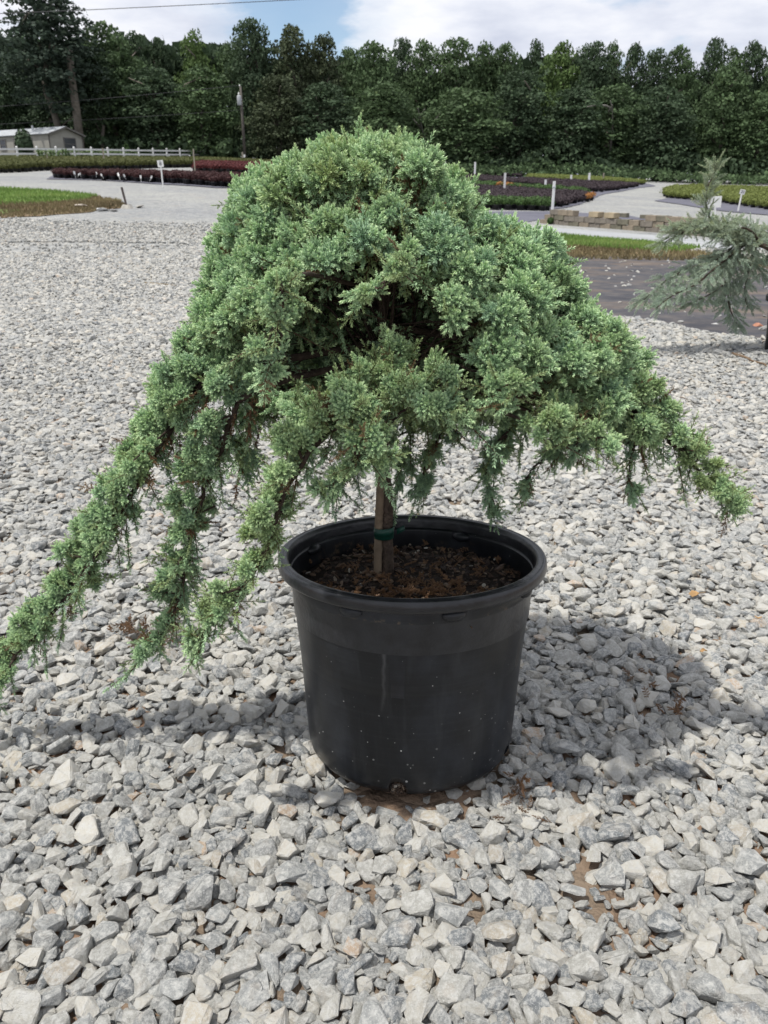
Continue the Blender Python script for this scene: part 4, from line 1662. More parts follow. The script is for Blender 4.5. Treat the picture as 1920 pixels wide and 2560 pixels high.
def cedar_limb(path, wd, dens, tint, droop=0.3):
    pts = [C_at(*p) for p in path]
    cur = smooth_path(pts, 30)
    bm = bmesh.new()
    add_tube(bm, cur, [0.009 * (1 - 0.8 * i / 29) + 0.001 for i in range(30)], 6, True, 0.1)
    br = mesh_obj('branch', bm_mesh('branch', bm, [M_BARK], True), CED)
    F = Fol()
    seg = np.linalg.norm(np.diff(cur, axis=0), axis=1)
    L = np.concatenate([[0], np.cumsum(seg)])
    s = 0.02
    while s < L[-1]:
        i = min(int(np.searchsorted(L, s)), 29)
        tan = unit(cur[min(i + 1, 29)] - cur[max(i - 1, 0)])
        w_ = wd * (1 - 0.55 * s / L[-1])
        for _ in range(int(6.5 * dens)):
            o = RNG.normal(0, 1, 3)
            o[2] *= 0.5
            p = cur[i] + o * w_ * 0.5
            F.add(p, unit(tan * 0.5 + o * 0.6 - UP * droop * 0.6), RNG.uniform(0.4, 0.75), int(RNG.integers(0, NC)), float(np.clip(tint + RNG.normal(0, 0.12), 0.2, 0.9)))
        s += 0.028
    F.build('foliage', G_CED, br)


cedar_limb([(1900, 612, 0), (1850, 606, 0), (1790, 650, 0), (1720, 672, 0), (1660, 705, 0), (1600, 758, 0)], 0.10, 1.5, 0.45)
cedar_limb([(1860, 612, 0), (1800, 660, -0.1), (1740, 710, -0.1), (1680, 740, -0.1), (1640, 770, -0.1)], 0.11, 1.5, 0.35)
cedar_limb([(1850, 612, 0), (1820, 680, 0.05), (1800, 720, 0.05), (1725, 760, 0)], 0.12, 1.5, 0.4)
cedar_limb([(1845, 612, 0), (1825, 700, 0.1), (1822, 760, 0.1), (1845, 818, 0.1)], 0.07, 1.5, 0.3, 0.6)
cedar_limb([(1890, 612, 0), (1868, 690, 0.1), (1862, 735, 0.1), (1870, 770, 0.1)], 0.07, 1.2, 0.3, 0.6)
cedar_limb([(1840, 612, 0), (1790, 580, 0.1), (1765, 510, 0.1), (1768, 470, 0.1), (1780, 445, 0.1), (1789, 412, 0.1)], 0.035, 0.9, 0.75, -0.6)
cedar_limb([(1850, 610, 0), (1790, 570, 0), (1740, 570, 0), (1690, 590, 0), (1650, 612, 0)], 0.06, 1.0, 0.65, 0.2)
cedar_limb([(1870, 620, 0), (1840, 575, 0), (1780, 560, 0), (1730, 566, 0), (1680, 575, 0)], 0.09, 1.3, 0.72, 0.1)
cedar_limb([(1900, 610, 0), (1880, 580, -0.1), (1850, 570, -0.1), (1800, 590, -0.1)], 0.11, 1.6, 0.6, 0.1)
cedar_limb([(1850, 600, 0), (1820, 570, 0), (1840, 550, 0)], 0.05, 1.3, 0.7, 0.1)
cedar_limb([(1930, 625, 0), (1930, 590, 0.1), (1900, 580, 0.1), (1860, 595, 0.1)], 0.09, 1.6, 0.66, 0.1)
cedar_limb([(1940, 625, 0), (1990, 580, 0.1), (2050, 600, 0.1), (2110, 680, 0.1)], 0.12, 1.5, 0.6, 0.2)
cedar_limb([(1950, 640, 0), (1910, 650, 0.2), (1890, 660, 0.2), (1920, 700, 0.2)], 0.04, 0.8, 0.35, 0.6)
cedar_limb([(1960, 640, 0), (2030, 660, 0.2), (2080, 740, 0.2)], 0.10, 1.2, 0.4, 0.6)

# ------------------------------------------------------------------ far plants
def quads(P, size, seed, nrm_bias=None, flat=0.0):
    """random leaf-clump quads: bent pairs of triangles"""
    r = np.random.default_rng(seed)
    n = len(P)
    a = r.normal(size=(n, 3))
    if nrm_bias is not None:
        a += nrm_bias * 1.1
    a[:, 2] += flat
    a /= np.linalg.norm(a, axis=1)[:, None]
    t = np.cross(a, r.normal(size=(n, 3)))
    t /= np.linalg.norm(t, axis=1)[:, None]
    b = np.cross(a, t)
    s = (np.asarray(size) * r.uniform(0.6, 1.4, n))[:, None]
    asp = r.uniform(0.5, 0.9, n)[:, None]
    V = np.stack([P + t * s, P + b * s * asp + a * s * 0.15, P - t * s * 0.9, P - b * s * asp - a * s * 0.15], 1).reshape(-1, 3)
    return V, np.arange(4 * n).reshape(n, 4)


def crown_mesh(name, seed, mat, n=7500, shape='round', size=0.135, low=0.05):
    """unit tree crown: 10 high, about 3 in radius"""
    r = np.random.default_rng(seed)
    lobes = []
    nl = 52 if shape != 'pine' else 44
    for i in range(nl):
        f = (i + 0.5) / nl
        z = 10 * (low + (1 - low - 0.06) * f ** 0.85)
        if shape == 'round':
            env = 3.0 * math.sin(PI * min(1, 0.18 + 0.80 * f)) ** 0.65
        elif shape == 'cone':
            env = 3.0 * (1 - f) ** 0.55 + 0.35
        else:
            env = 2.7 * math.sin(PI * min(1, 0.12 + 0.80 * f)) ** 0.5
        a = i * 2.4 + r.normal(0, 0.3)
        d = env * r.uniform(0.35, 0.85)
        lobes.append((d * math.cos(a), d * math.sin(a), z, r.uniform(0.65, 1.2) * (0.62 + env / 4.6), r.random()))
    for zz_, rr_ in ((9.1, 0.9), (8.2, 1.25), (7.0, 1.6), (5.5, 1.9), (4.0, 1.9), (2.5, 1.7)):
        lobes.append((r.normal(0, .25), r.normal(0, .25), zz_, rr_ * (0.7 if shape == 'cone' else 1), 0.5))
    w_ = np.array([l[3] ** 2 for l in lobes])
    pick = r.choice(len(lobes), n, p=w_ / w_.sum())
    v = r.normal(size=(n, 3))
    v /= np.linalg.norm(v, axis=1)[:, None]
    v[:, 2] = np.where(v[:, 2] < -0.35, -v[:, 2] * 0.6, v[:, 2])
    L = np.array(lobes)
    rad = L[pick, 3] * np.where(r.random(n) < 0.75, r.uniform(0.8, 1.08, n), r.uniform(0.3, 0.9, n))
    P = L[pick, :3] + v * rad[:, None] * np.array([1, 1, 0.62])
    V, F = quads(P, size, seed + 1, v, 0.3)
    cl = np.clip(0.45 + (L[pick, 4] - 0.5) * 0.4 + r.normal(0, 0.17, n), 0, 1)
    return np_mesh(name, V, F, [mat], {'clump': np.repeat(cl, 4)})


M_L = {
    'dark': leaf_material('dark_green_leaves', (0.062, 0.096, 0.052), (0.10, 0.14, 0.065), 0.45),
    'pine': leaf_material('blackish_pine_leaves', (0.052, 0.076, 0.054), (0.08, 0.105, 0.06), 0.4),
    'mid': leaf_material('mid_green_leaves', (0.085, 0.132, 0.060), (0.14, 0.19, 0.078), 0.45),
    'light': leaf_material('light_green_leaves', (0.12, 0.185, 0.062), (0.19, 0.25, 0.085), 0.4),
    'brown': leaf_material('brownish_green_leaves', (0.066, 0.085, 0.045), (0.10, 0.115, 0.055), 0.45),
    'olive': leaf_material('olive_shrub_leaves', (0.085, 0.095, 0.032), (0.15, 0.14, 0.05), 0.4),
    'red': leaf_material('dark_red_leaves', (0.062, 0.028, 0.028), (0.11, 0.05, 0.04), 0.5),
    'bright_red': leaf_material('red_leaves', (0.11, 0.032, 0.032), (0.17, 0.06, 0.05), 0.5),
    'purple': leaf_material('purple_leaves', (0.056, 0.043, 0.048), (0.088, 0.062, 0.06), 0.4),
    'green': leaf_material('green_mound_leaves', (0.06, 0.11, 0.035), (0.12, 0.17, 0.06), 0.45),
    'gold': leaf_material('yellow_green_leaves', (0.15, 0.18, 0.05), (0.22, 0.23, 0.08), 0.35),
    'orange': leaf_material('rusty_orange_leaves', (0.36, 0.17, 0.055), (0.42, 0.22, 0.08), 0.3),
    'corn': leaf_material('pale_tall_leaves', (0.12, 0.18, 0.08), (0.22, 0.28, 0.13), 0.4),
}
CR = {}
for key, sh in (('dark', 'round'), ('mid', 'round'), ('brown', 'round'), ('light', 'cone'), ('pine', 'pine'), ('dark', 'cone'), ('mid', 'pine')):
    for v_ in range(2):
        CR[(key, sh, v_)] = crown_mesh('crown', 700 + len(CR) * 7, M_L[key], shape=sh)


def trunk_mesh(seed):
    r = random.Random(seed)
    bm = bmesh.new()
    pts = [(r.gauss(0, .08) * k, r.gauss(0, .08) * k, 8.5 * k / 8) for k in range(9)]
    add_tube(bm, smooth_path(pts, 14), [0.24 * (1 - 0.8 * i / 13) for i in range(14)], 7)
    for k in range(9):
        z = 2.0 + 0.7 * k
        a = k * 2.4
        l_ = r.uniform(1.2, 2.2) * (1 - k / 16)
        b = Vector((0, 0, z))
        add_tube(bm, [b, b + Vector((math.cos(a) * l_ * .5, math.sin(a) * l_ * .5, 0.5)), b + Vector((math.cos(a) * l_, math.sin(a) * l_, 1.0))], [0.07, 0.045, 0.02], 5)
    return bm_mesh('trunk', bm, [M_TREEBARK], True)


TRK = [trunk_mesh(s) for s in (1, 2, 3)]


def tree(px, top, hw, Y, key, sh, v_, label, group='trees along the edge of the wood', name='tree', spin=None, raise_=0.0):
    base = at(px, 420, Y)
    base.z = gz(base.x, base.y) - 0.3
    H = at(px, top, Y).z - base.z
    R = hw * Y / FPX * 1.03
    t_ = empty(name, base, (0, 0, RNG.uniform(0, 6.28) if spin is None else spin))
    k_ = RNG.uniform(0.9, 1.2)
    t_.scale = (R / 3.1 * k_, R / 3.1 / k_, H / 9.8 * RNG.uniform(0.97, 1.02))
    tag(t_, label, 'tree', group)
    c = mesh_obj('crown', CR[(key, sh, v_)], t_)
    if raise_:
        c.location.z = raise_ * 10
        c.scale.z = 1 - raise_
    mesh_obj('trunk', TRK[int(RNG.integers(0, 3))], t_)
    return t_


front_trees = [
    (-120, 70, 90, 120, 'dark', 'round', 0, 'dark tree just outside the left edge behind the mobile home'),
    (25, 60, 60, 118, 'dark', 'round', 1, 'dark rounded tree at the far left edge, behind the brighter one'),
    (8, 118, 62, 119, 'mid', 'round', 0, 'brighter green tree at the left edge above the mobile home'),
    (302, 50, 88, 114, 'mid', 'round', 1, 'broad olive green tree just right of the tall pine'),
    (368, 72, 46, 122, 'dark', 'cone', 0, 'dark pointed crown peeking behind the broad olive tree'),
    (421, 86, 36, 124, 'dark', 'cone', 1, 'slim dark tree left of the bright green one'),
    (400, 168, 88, 112, 'dark', 'round', 1, 'low dark tree under the slim dark one'),
    (508, 66, 52, 118, 'light', 'cone', 0, 'bright green pointed tree standing out against the sky'),
    (520, 165, 80, 110, 'mid', 'round', 0, 'green tree below the bright pointed one, left of the utility pole'),
    (594, 92, 46, 124, 'mid', 'pine', 0, 'mid green tree filling in behind the utility pole'),
    (648, 40, 64, 115, 'dark', 'pine' , 0, 'tall dark green tree right of the utility pole'),
    (742, 60, 66, 116, 'brown', 'round', 0, 'brownish tall tree above the left top of the juniper'),
    (815, 85, 60, 118, 'brown', 'round', 1, 'brownish tree right of the tall brownish one'),
    (700, 190, 80, 108, 'brown', 'round', 1, 'low brownish tree directly above the left of the juniper'),
    (812, 200, 84, 107, 'dark', 'round', 0, 'low dark tree above the middle of the juniper'),
    (884, 118, 50, 122, 'mid', 'pine', 1, 'mid green tree under the blue gap in the clouds'),
    (938, 104, 66, 116, 'mid', 'round', 1, 'green tree right of the blue sky gap'),
    (1005, 98, 44, 124, 'dark', 'pine', 0, 'dark crown between two greener trees near the middle'),
    (960, 200, 92, 107, 'mid', 'round', 0, 'lower lighter green tree above the juniper top'),
    (1056, 84, 60, 120, 'mid', 'round', 1, 'tall green tree right of the juniper top'),
    (1130, 86, 66, 119, 'mid', 'pine', 0, 'full green tree with an even top right of centre'),
    (1196, 104, 56, 121, 'mid', 'round', 0, 'green tree on the falling line of treetops right of centre'),
    (1244, 110, 52, 121, 'mid', 'pine', 1, 'green tree just before the notch in the treetops'),
    (1322, 98, 36, 128, 'dark', 'round', 0, 'small dark round crown rising past the notch'),
    (1388, 98, 54, 122, 'light', 'round', 0, 'fresh green crown right of the small dark round one'),
    (1290, 175, 84, 113, 'dark', 'round', 1, 'dark tree below the notch in the treetops'),
    (1150, 210, 92, 110, 'mid', 'round', 1, 'lower green tree above the juniper shoulder'),
    (1462, 102, 58, 120, 'dark', 'pine', 0, 'dark tree above the tall white post'),
    (1508, 105, 40, 126, 'mid', 'round', 0, 'green crown between two darker trees on the right'),
    (1557, 100, 40, 121, 'dark', 'round', 0, 'dark open crown with a ragged top on the right'),
    (1612, 116, 50, 120, 'dark', 'pine', 0, 'dark tree above the end of the gravel path'),
    (1420, 215, 90, 112, 'dark', 'round', 0, 'low dark green tree behind the purple beds'),
    (1520, 200, 84, 114, 'mid', 'round', 1, 'lower tree holding the pale dead limbs'),
    (1668, 107, 56, 121, 'mid', 'round', 1, 'mid green tree left of the tall dark one on the right'),
    (1748, 84, 46, 124, 'dark', 'round', 1, 'tall dark crown that tops the right side'),
    (1640, 215, 86, 112, 'dark', 'round', 1, 'dark low tree where the path meets the wood'),
    (1795, 118, 52, 123, 'mid', 'pine', 0, 'green tree right of the tall dark crown'),
    (1845, 102, 46, 122, 'dark', 'pine', 1, 'ragged dark tree near the right edge'),
    (1786, 165, 72, 113, 'mid', 'round', 0, 'rounded green tree behind the cedar leader'),
    (1915, 120, 62, 120, 'mid', 'round', 0, 'mid green tree cut by the right edge'),
    (1880, 230, 80, 112, 'mid', 'round', 1, 'low green tree at the right edge behind the plant bed'),
    (2040, 110, 80, 118, 'dark', 'round', 0, 'dark tree outside the right edge'),
    (2180, 100, 90, 118, 'mid', 'round', 1, 'green tree outside the right edge'),
    (60, 175, 70, 121, 'dark', 'round', 0, 'low dark tree behind the mobile home roof'),
    (150, 190, 70, 118, 'dark', 'round', 1, 'low dark tree in the shade under the tall pine'),
    (235, 185, 60, 117, 'dark', 'cone', 0, 'dark low tree right of the bare pine trunk'),
    (-280, 60, 100, 112, 'mid', 'round', 1, 'green tree outside the left edge'),
]
for k, v_ in (('light', 'round'),):
    for q in range(2):
        CR[(k, v_, q)] = crown_mesh('crown', 820 + q, M_L[k], shape=v_)
CR[('pine', 'round', 0)] = crown_mesh('crown', 841, M_L['pine'], shape='round', n=9000)
CR[('dark', 'pine', 0)] = crown_mesh('crown', 831, M_L['dark'], shape='pine')
CR[('dark', 'pine', 1)] = crown_mesh('crown', 832, M_L['dark'], shape='pine')
for a in front_trees:
    tree(*a)
# the tall pine with a bare leaning trunk left of the fence plants
tp_ = tree(160, -50, 122, 106, 'pine', 'round', 0, 'tallest blackish pine, its bare trunk beside the mobile home', name='pine_tree', raise_=0.24)
tree(262, 120, 58, 110, 'dark', 'round', 0, 'dark slender tree whose thin trunk shows behind the fence', raise_=0.28)
bm = bmesh.new()
PB = at(204, 374, 104)
for (a, b_, r0, r1) in (((204, 385), (172, 120), 0.50, 0.36),):
    add_tube(bm, [at(*a, 104) - PB, at(190, 270, 104) - PB, at(181, 205, 104) - PB, at(*b_, 104.5) - PB], [r0, 0.44, 0.40, r1], 10, True, 0.05)
o = mesh_obj('bare_trunk', bm_mesh('bare_trunk', bm, [M_TREEBARK], True))
o.parent = tp_
bpy.context.view_layer.update()
o.matrix_world = Matrix.Translation(PB)
o['label'] = 'bare grey lower trunk leaning left'
# pale dead limbs in the wood
for name_, pts_, lab in (('dead_tree', [[(1530, 330), (1531, 292), (1530, 268), (1526, 252)], [(1518, 296), (1524, 276), (1531, 262)], [(1530, 272), (1514, 264), (1490, 263), (1468, 267)]], 'pale bare dead limbs showing through the dark trees on the right'),
                         ('dead_tree', [[(1065, 400), (1062, 350), (1050, 300), (1045, 270)], [(1060, 350), (1080, 310), (1100, 285)], [(1052, 320), (1030, 295)], [(1075, 320), (1095, 320)], [(1045, 300), (1062, 272)]], 'grey leafless dead tree behind the juniper top')):
    bm = bmesh.new()
    B0 = at(pts_[0][0][0], pts_[0][0][1], 113)
    B0.z = gz(B0.x, B0.y)
    for br in pts_:
        path = [at(a, b, 112.6 - 1.5 * i) - B0 for i, (a, b) in enumerate(br)]
        if br is pts_[0]:
            path = [Vector((0, 0, 0))] + path
        add_tube(bm, path, [0.17 - 0.12 * i / (len(path) - 1) for i in range(len(path))], 6, True, 0.1)
    o = mesh_obj(name_, bm_mesh(name_, bm, [simple('pale_dead_wood', (0.19, 0.18, 0.16), 0.9, 0.3, 4)], True))
    o.location = B0
    tag(o, lab, 'dead tree')

# wood behind and the undergrowth at its foot
def leaf_mass(name, n, xr, yr, hfun, size, mat, label, seed):
    r = np.random.default_rng(seed)
    x = r.uniform(xr[0], xr[1], n)
    y = r.uniform(yr[0], yr[1], n)
    h = np.array([hfun(a, b) for a, b in zip(x, y)])
    z = gz_arr(x, y) + h * np.sqrt(r.random(n))
    P = np.stack([x, y, z], 1)
    V, F = quads(P, size, seed, None, 0.4)
    cl = np.clip(0.4 + r.normal(0, 0.18, n) + 0.3 * np.array([noise.noise(Vector((a * 0.15, b * 0.15, c * 0.2))) for a, b, c in P]), 0, 1)
    o = mesh_obj(name, np_mesh(name, V, F, [mat], {'clump': np.repeat(cl, 4)}))
    tag(o, label, kind='stuff')
    return o


leaf_mass('woodland', 60000, (-110, 110), (124, 150), lambda a, b: 14.0 - 0.02 * a + 3.0 * noise.noise(Vector((a * 0.09, b * 0.09, 1))), 0.75, M_L['dark'], 'dark mass of wood behind the front row of trees', 51)
leaf_mass('undergrowth', 15000, (-70, 70), (106, 122), lambda a, b: 2.6 + 2.2 * noise.noise(Vector((a * 0.16, b * 0.16, 4))), 0.30, M_L['dark'], 'dark undergrowth along the foot of the wood', 52)
leaf_mass('undergrowth', 5000, (8, 62), (100, 112), lambda a, b: 1.3 + 1.4 * noise.noise(Vector((a * 0.2, b * 0.2, 9))), 0.22, M_L['mid'], 'brighter low scrub before the wood on the right', 53)

# ------------------------------------------------------------------ nursery plants in pots
def plant_mesh(seed, mat, h, r0, n=150, size=0.045, tall=False):
    """one potted plant: mound of leaf clumps above a pot"""
    r = np.random.default_rng(seed)
    v = r.normal(size=(n, 3))
    v /= np.linalg.norm(v, axis=1)[:, None]
    k = r.uniform(0.45, 1.05, n)[:, None]
    P = v * k * np.array([r0, r0, h * 0.5])
    P += np.array([0, 0, h * 0.5])
    P[:, :2] *= (1 + 0.25 * r.normal(size=(n, 1)))
    V, F = quads(P, size, seed, v, 0.2)
    cl = np.clip(0.5 + r.normal(0, 0.2, n), 0, 1)
    return np_mesh('foliage', V, F, [mat], {'clump': np.repeat(cl, 4)})


def small_pot_mesh(r, h):
    return lathe('pot', [(0.001, 0.0), (r * 0.78, 0.0), (r * 0.96, h * 0.85), (r * 1.05, h * 0.86), (r * 1.05, h), (r * 0.9, h), (r * 0.88, h * 0.8), (0.001, h * 0.8)], [M_BLACKPOT], 12)


class Kind:
    def __init__(self, name, key, h, r, ph, pr, label, cat, group, seed, size=0.045, n=150):
        self.pot = small_pot_mesh(pr, ph)
        self.fol = [plant_mesh(seed + i, M_L[key], h, r, n, size) for i in range(4)]
        self.name, self.label, self.cat, self.group, self.ph = name, label, cat, group, ph
        self.count = 0
        forms = []
        for f in self.fol:
            bm = bmesh.new()
            bm.from_mesh(f)
            bmesh.ops.translate(bm, verts=bm.verts, vec=(0, 0, ph * 0.8))
            bm.from_mesh(self.pot)
            me = bpy.data.meshes.new(name + '_form')
            bm.to_mesh(me)
            bm.free()
            me.materials.append(M_L[key])
            me.materials.append(M_BLACKPOT)
            mi = np.zeros(len(me.polygons), np.int32)
            mi[len(f.polygons):] = 1
            me.polygons.foreach_set('material_index', mi)
            forms.append(me)
        self.g = scatter_group(name + '_scatter', proto_collection(name, forms))

    def one(self, p, s=1.0, label=None, group=None):
        t_ = empty(self.name, p, (0, 0, RNG.uniform(0, 6.28)))
        t_.scale = (s, s, s * RNG.uniform(0.9, 1.12))
        tag(t_, label or self.label, self.cat, group or self.group)
        mesh_obj('pot', self.pot, t_)
        f = mesh_obj('foliage', self.fol[int(RNG.integers(0, 4))], t_)
        f.location.z = self.ph * 0.8
        self.count += 1

    def mass(self, P, label):
        n = len(P)
        R = np.zeros((n, 3))
        R[:, 2] = RNG.uniform(0, 6.28, n)
        o = scatter_obj(self.name + '_block', self.g, P, R, RNG.uniform(0.9, 1.12, n), RNG.integers(0, 4, n), np.zeros(n))
        tag(o, label)


def bed(kind, poly_px, spacing, n_single, mass_label, pxr=(0, 1920), label=None):
    W = [ground_at(*p).xy for p in poly_px]
    poly = [(p.x, p.y) for p in W]
    a = np.array(poly)
    lo, hi = a.min(0), a.max(0)
    X, Y = np.meshgrid(np.arange(lo[0], hi[0], spacing), np.arange(lo[1], hi[1], spacing * 0.9))
    X[1::2] += spacing / 2
    X, Y = X.ravel(), Y.ravel()
    m = inside(poly, X, Y)
    X, Y = X[m] + RNG.normal(0, 0.04, m.sum()), Y[m] + RNG.normal(0, 0.04, m.sum())
    Z = gz_arr(X, Y)
    P = np.stack([X, Y, Z], 1)
    # plants nearest the viewer in every narrow sector are the ones that show
    sec = np.round(np.arctan2(X, Y) * np.median(Y) / spacing * 1.0).astype(int)
    order = np.lexsort((Y, sec))
    rank = np.zeros(len(P), int)
    last, c = None, 0
    for k in order:
        if sec[k] != last:
            last, c = sec[k], 0
        rank[k] = c
        c += 1
    px = 960 + FPX * X / (Y * CP + CAM_H * SP)
    sc_ = rank + np.where((px < pxr[0]) | (px > pxr[1]), 100, 0)
    pick = np.argsort(sc_ + 0.001 * np.abs(X))[:n_single]
    pick = [k for k in pick if sc_[k] < 100]
    one = np.zeros(len(P), bool)
    one[pick] = True
    for k in pick:
        kind.one(Vector(P[k]), 1.0, label, (label + ', each alike') if label else None)
    if (~one).sum():
        kind.mass(P[~one], mass_label)
    return P[one]


K_RED = Kind('red_shrub', 'red', 0.30, 0.20, 0.22, 0.13, 'dark red shrub in a black pot, in the row behind the number stake', 'potted shrub', 'dark red potted shrubs in the front left row', 900)
K_OLIVE = Kind('olive_shrub', 'olive', 0.42, 0.27, 0.24, 0.15, 'olive green shrub in a black pot, in the long bed before the white fence', 'potted shrub', 'olive potted shrubs before the white fence', 910, 0.06)
K_BRED = Kind('bright_red_shrub', 'bright_red', 0.34, 0.24, 0.24, 0.14, 'brighter red shrub in a black pot, at the right end of the olive bed', 'potted shrub', 'brighter red potted shrubs beside the olive bed', 920, 0.05)
K_PUR = Kind('purple_shrub', 'purple', 0.26, 0.24, 0.16, 0.12, 'low purple shrub in a small pot in the beds right of the juniper', 'potted shrub', 'purple potted shrubs right of the juniper', 930, 0.05)
K_GRN = Kind('green_mound', 'green', 0.34, 0.28, 0.20, 0.15, 'rounded green shrub in a black pot beside the purple beds', 'potted shrub', 'rounded green potted shrubs beside the purple beds', 940, 0.05)
K_GOLD = Kind('golden_shrub', 'gold', 0.36, 0.30, 0.14, 0.13, 'yellow green shrub in a pot in the beds before the wood on the right', 'potted shrub', 'yellow green potted shrubs before the wood', 950, 0.055)
K_ORG = Kind('orange_shrub', 'orange', 0.34, 0.22, 0.18, 0.13, 'rusty orange shrub in a pot between the green mounds', 'potted shrub', 'rusty orange potted shrubs between the green mounds', 960, 0.055)

fr = bed(K_RED, [(138, 447), (250, 451), (400, 459), (545, 469), (680, 478), (700, 462), (545, 456), (400, 450), (250, 446), (138, 443)], 0.33, 150, 'rest of the dark red shrubs behind the front ones', (120, 620))
bed(K_OLIVE, [(-160, 440), (0, 433), (130, 427), (330, 423), (490, 419), (700, 421), (760, 405), (540, 403), (0, 399), (-160, 398)], 0.52, 150, 'olive shrubs filling the long bed before the white fence', (-20, 640))
bed(K_BRED, [(490, 431), (560, 433), (700, 440), (720, 424), (600, 418), (492, 417)], 0.42, 70, 'rest of the brighter red shrubs', (480, 660))
bed(K_GRN, [(1090, 523), (1366, 528), (1372, 522), (1200, 516), (1090, 515)], 0.46, 60, 'rest of the green mounds', (1150, 1400), 'rounded green shrub in a black pot in the line nearest the juniper')
bed(K_PUR, [(1090, 513), (1200, 514), (1370, 520), (1400, 519), (1462, 504), (1470, 494), (1300, 482), (1120, 472)], 0.40, 120, 'low purple shrubs filling the bed behind the green mounds', (1120, 1500), 'low purple shrub in the broad bed behind the nearest green mounds')
bed(K_GRN, [(1100, 471), (1240, 477), (1350, 486), (1470, 494), (1466, 488), (1350, 480), (1240, 471), (1100, 464)], 0.50, 90, 'rest of the second line of green mounds', (1120, 1500), 'rounded green shrub in the second line, level with the orange shrubs')
bed(K_PUR, [(1080, 455), (1200, 459), (1290, 465), (1290, 455), (1200, 446), (1080, 438)], 0.55, 45, 'purple shrubs of the far left strip', (1100, 1500), 'low purple shrub behind the second line of green mounds')
bed(K_PUR, [(1290, 462), (1420, 478), (1500, 482), (1560, 474), (1600, 466), (1480, 461), (1400, 458), (1300, 452)], 0.55, 60, 'purple shrubs of the far strip under the yellow green ones', (1280, 1620), 'low purple shrub in the strip that runs to the gravel path')
bed(K_PUR, [(1080, 436), (1300, 444), (1310, 440), (1080, 430)], 0.6, 25, 'purple shrubs along the foot of the wood', (1100, 1330), 'low purple shrub in the farthest strip along the wood')
bed(K_GOLD, [(1322, 450), (1420, 456), (1500, 460), (1600, 464), (1616, 460), (1520, 452), (1400, 446), (1322, 444)], 0.6, 60, 'yellow green shrubs of the strip before the wood', (1310, 1640), 'yellow green shrub in the narrow strip left of the gravel path')
bed(K_GOLD, [(1657, 494), (1700, 499), (1800, 508), (1920, 526), (2250, 570), (2250, 490), (1920, 478), (1760, 472), (1690, 474), (1665, 482)], 0.55, 150, 'yellow green shrubs filling the right hand bed', (1640, 1940), 'yellow green shrub in the big bed right of the gravel path')
for px_, py_, s_ in ((1168, 467, 1.0), (1190, 468, 1.0), (1248, 477, 1.1), (1257, 477, 1.1), (1266, 478, 1.1), (1275, 478, 1.1), (1302, 480, 1.05), (1468, 505, 1.0), (1478, 502, 1.0)):
    K_ORG.one(ground_at(px_, py_), s_)
M_CORN = M_L['corn']


def tall_plant_mesh(seed):
    r = np.random.default_rng(seed)
    V, F, c = [], [], []
    for k in range(26):
        a = r.uniform(0, 6.28)
        z0 = r.uniform(0.1, 1.15)
        l_ = r.uniform(0.25, 0.5)
        d = np.array([math.cos(a), math.sin(a), 0])
        s_ = np.array([-d[1], d[0], 0]) * 0.045
        i = len(V)
        b0 = np.array([0, 0, z0])
        V += [b0 - s_, b0 + s_, b0 + d * l_ * .6 + s_ + UP * 0.22, b0 + d * l_ * .6 - s_ + UP * 0.22]
        F.append((i, i + 1, i + 2, i + 3))
        c += [r.uniform(0.3, 1)] * 4
    for (x, y) in ((0.02, 0), (0, 0.02)):
        i = len(V)
        V += [np.array([-x, -y, 0]), np.array([x, y, 0]), np.array([x, y, 1.3]), np.array([-x, -y, 1.3])]
        F.append((i, i + 1, i + 2, i + 3))
        c += [0.3] * 4
    return np_mesh('tall_plant', np.array(V), np.array(F), [M_CORN], {'clump': c})


TPM = [tall_plant_mesh(s) for s in range(3)]
for row in range(2):
    for k in range(27):
        px_ = 98 + k * 9.6 + RNG.normal(0, 1.2)
        Yp = 84 + 0.085 * (px_ - 98) * 1.0 + row * 1.3 - 1
        p = at(px_, 395, Yp)
        p.z = gz(p.x, p.y)
        o = mesh_obj('tall_plant', TPM[k % 3])
        o.location = p
        o.rotation_euler = (0, 0, RNG.uniform(0, 6))
        s_ = RNG.uniform(0.95, 1.25)
        o.scale = (s_ * 1.1, s_ * 1.1, s_ * 0.80)
        tag(o, 'tall pale green leafy plant in the row before the white fence', 'tall plant', 'tall leafy plants before the fence')

# white paper tags tucked into the red row, every tag stands by its own shrub
for px_, py_, s_ in ((151, 430, 1.5), (187, 436, 1.3), (196, 438, .8), (201, 437, .8), (241, 436, 1.0), (255, 440, .9), (297, 440, 1.3), (312, 442, 1.0), (352, 446, 1.1), (377, 446, 1.0), (399, 442, 1.0)):
    Yg = ground_at(px_, py_ + 14).y - 0.18
    p = at(px_, py_, Yg)
    bm = bmesh.new()
    add_box(bm, (0, 0, 0.06), (0.07, 0.004, 0.12))
    add_box(bm, (0, 0.004, -0.06), (0.012, 0.003, 0.16))
    o = mesh_obj('plant_tag', bm_mesh('plant_tag', bm, [M_TAG]))
    o.location = p
    o.rotation_euler = (RNG.normal(0, .2), RNG.uniform(-0.6, 0.6), RNG.uniform(-0.6, 0.6))
    o.scale = (s_, s_, s_)
    tag(o, 'white plant tag sticking out of the dark red row', 'plant tag', 'white tags in the dark red row')

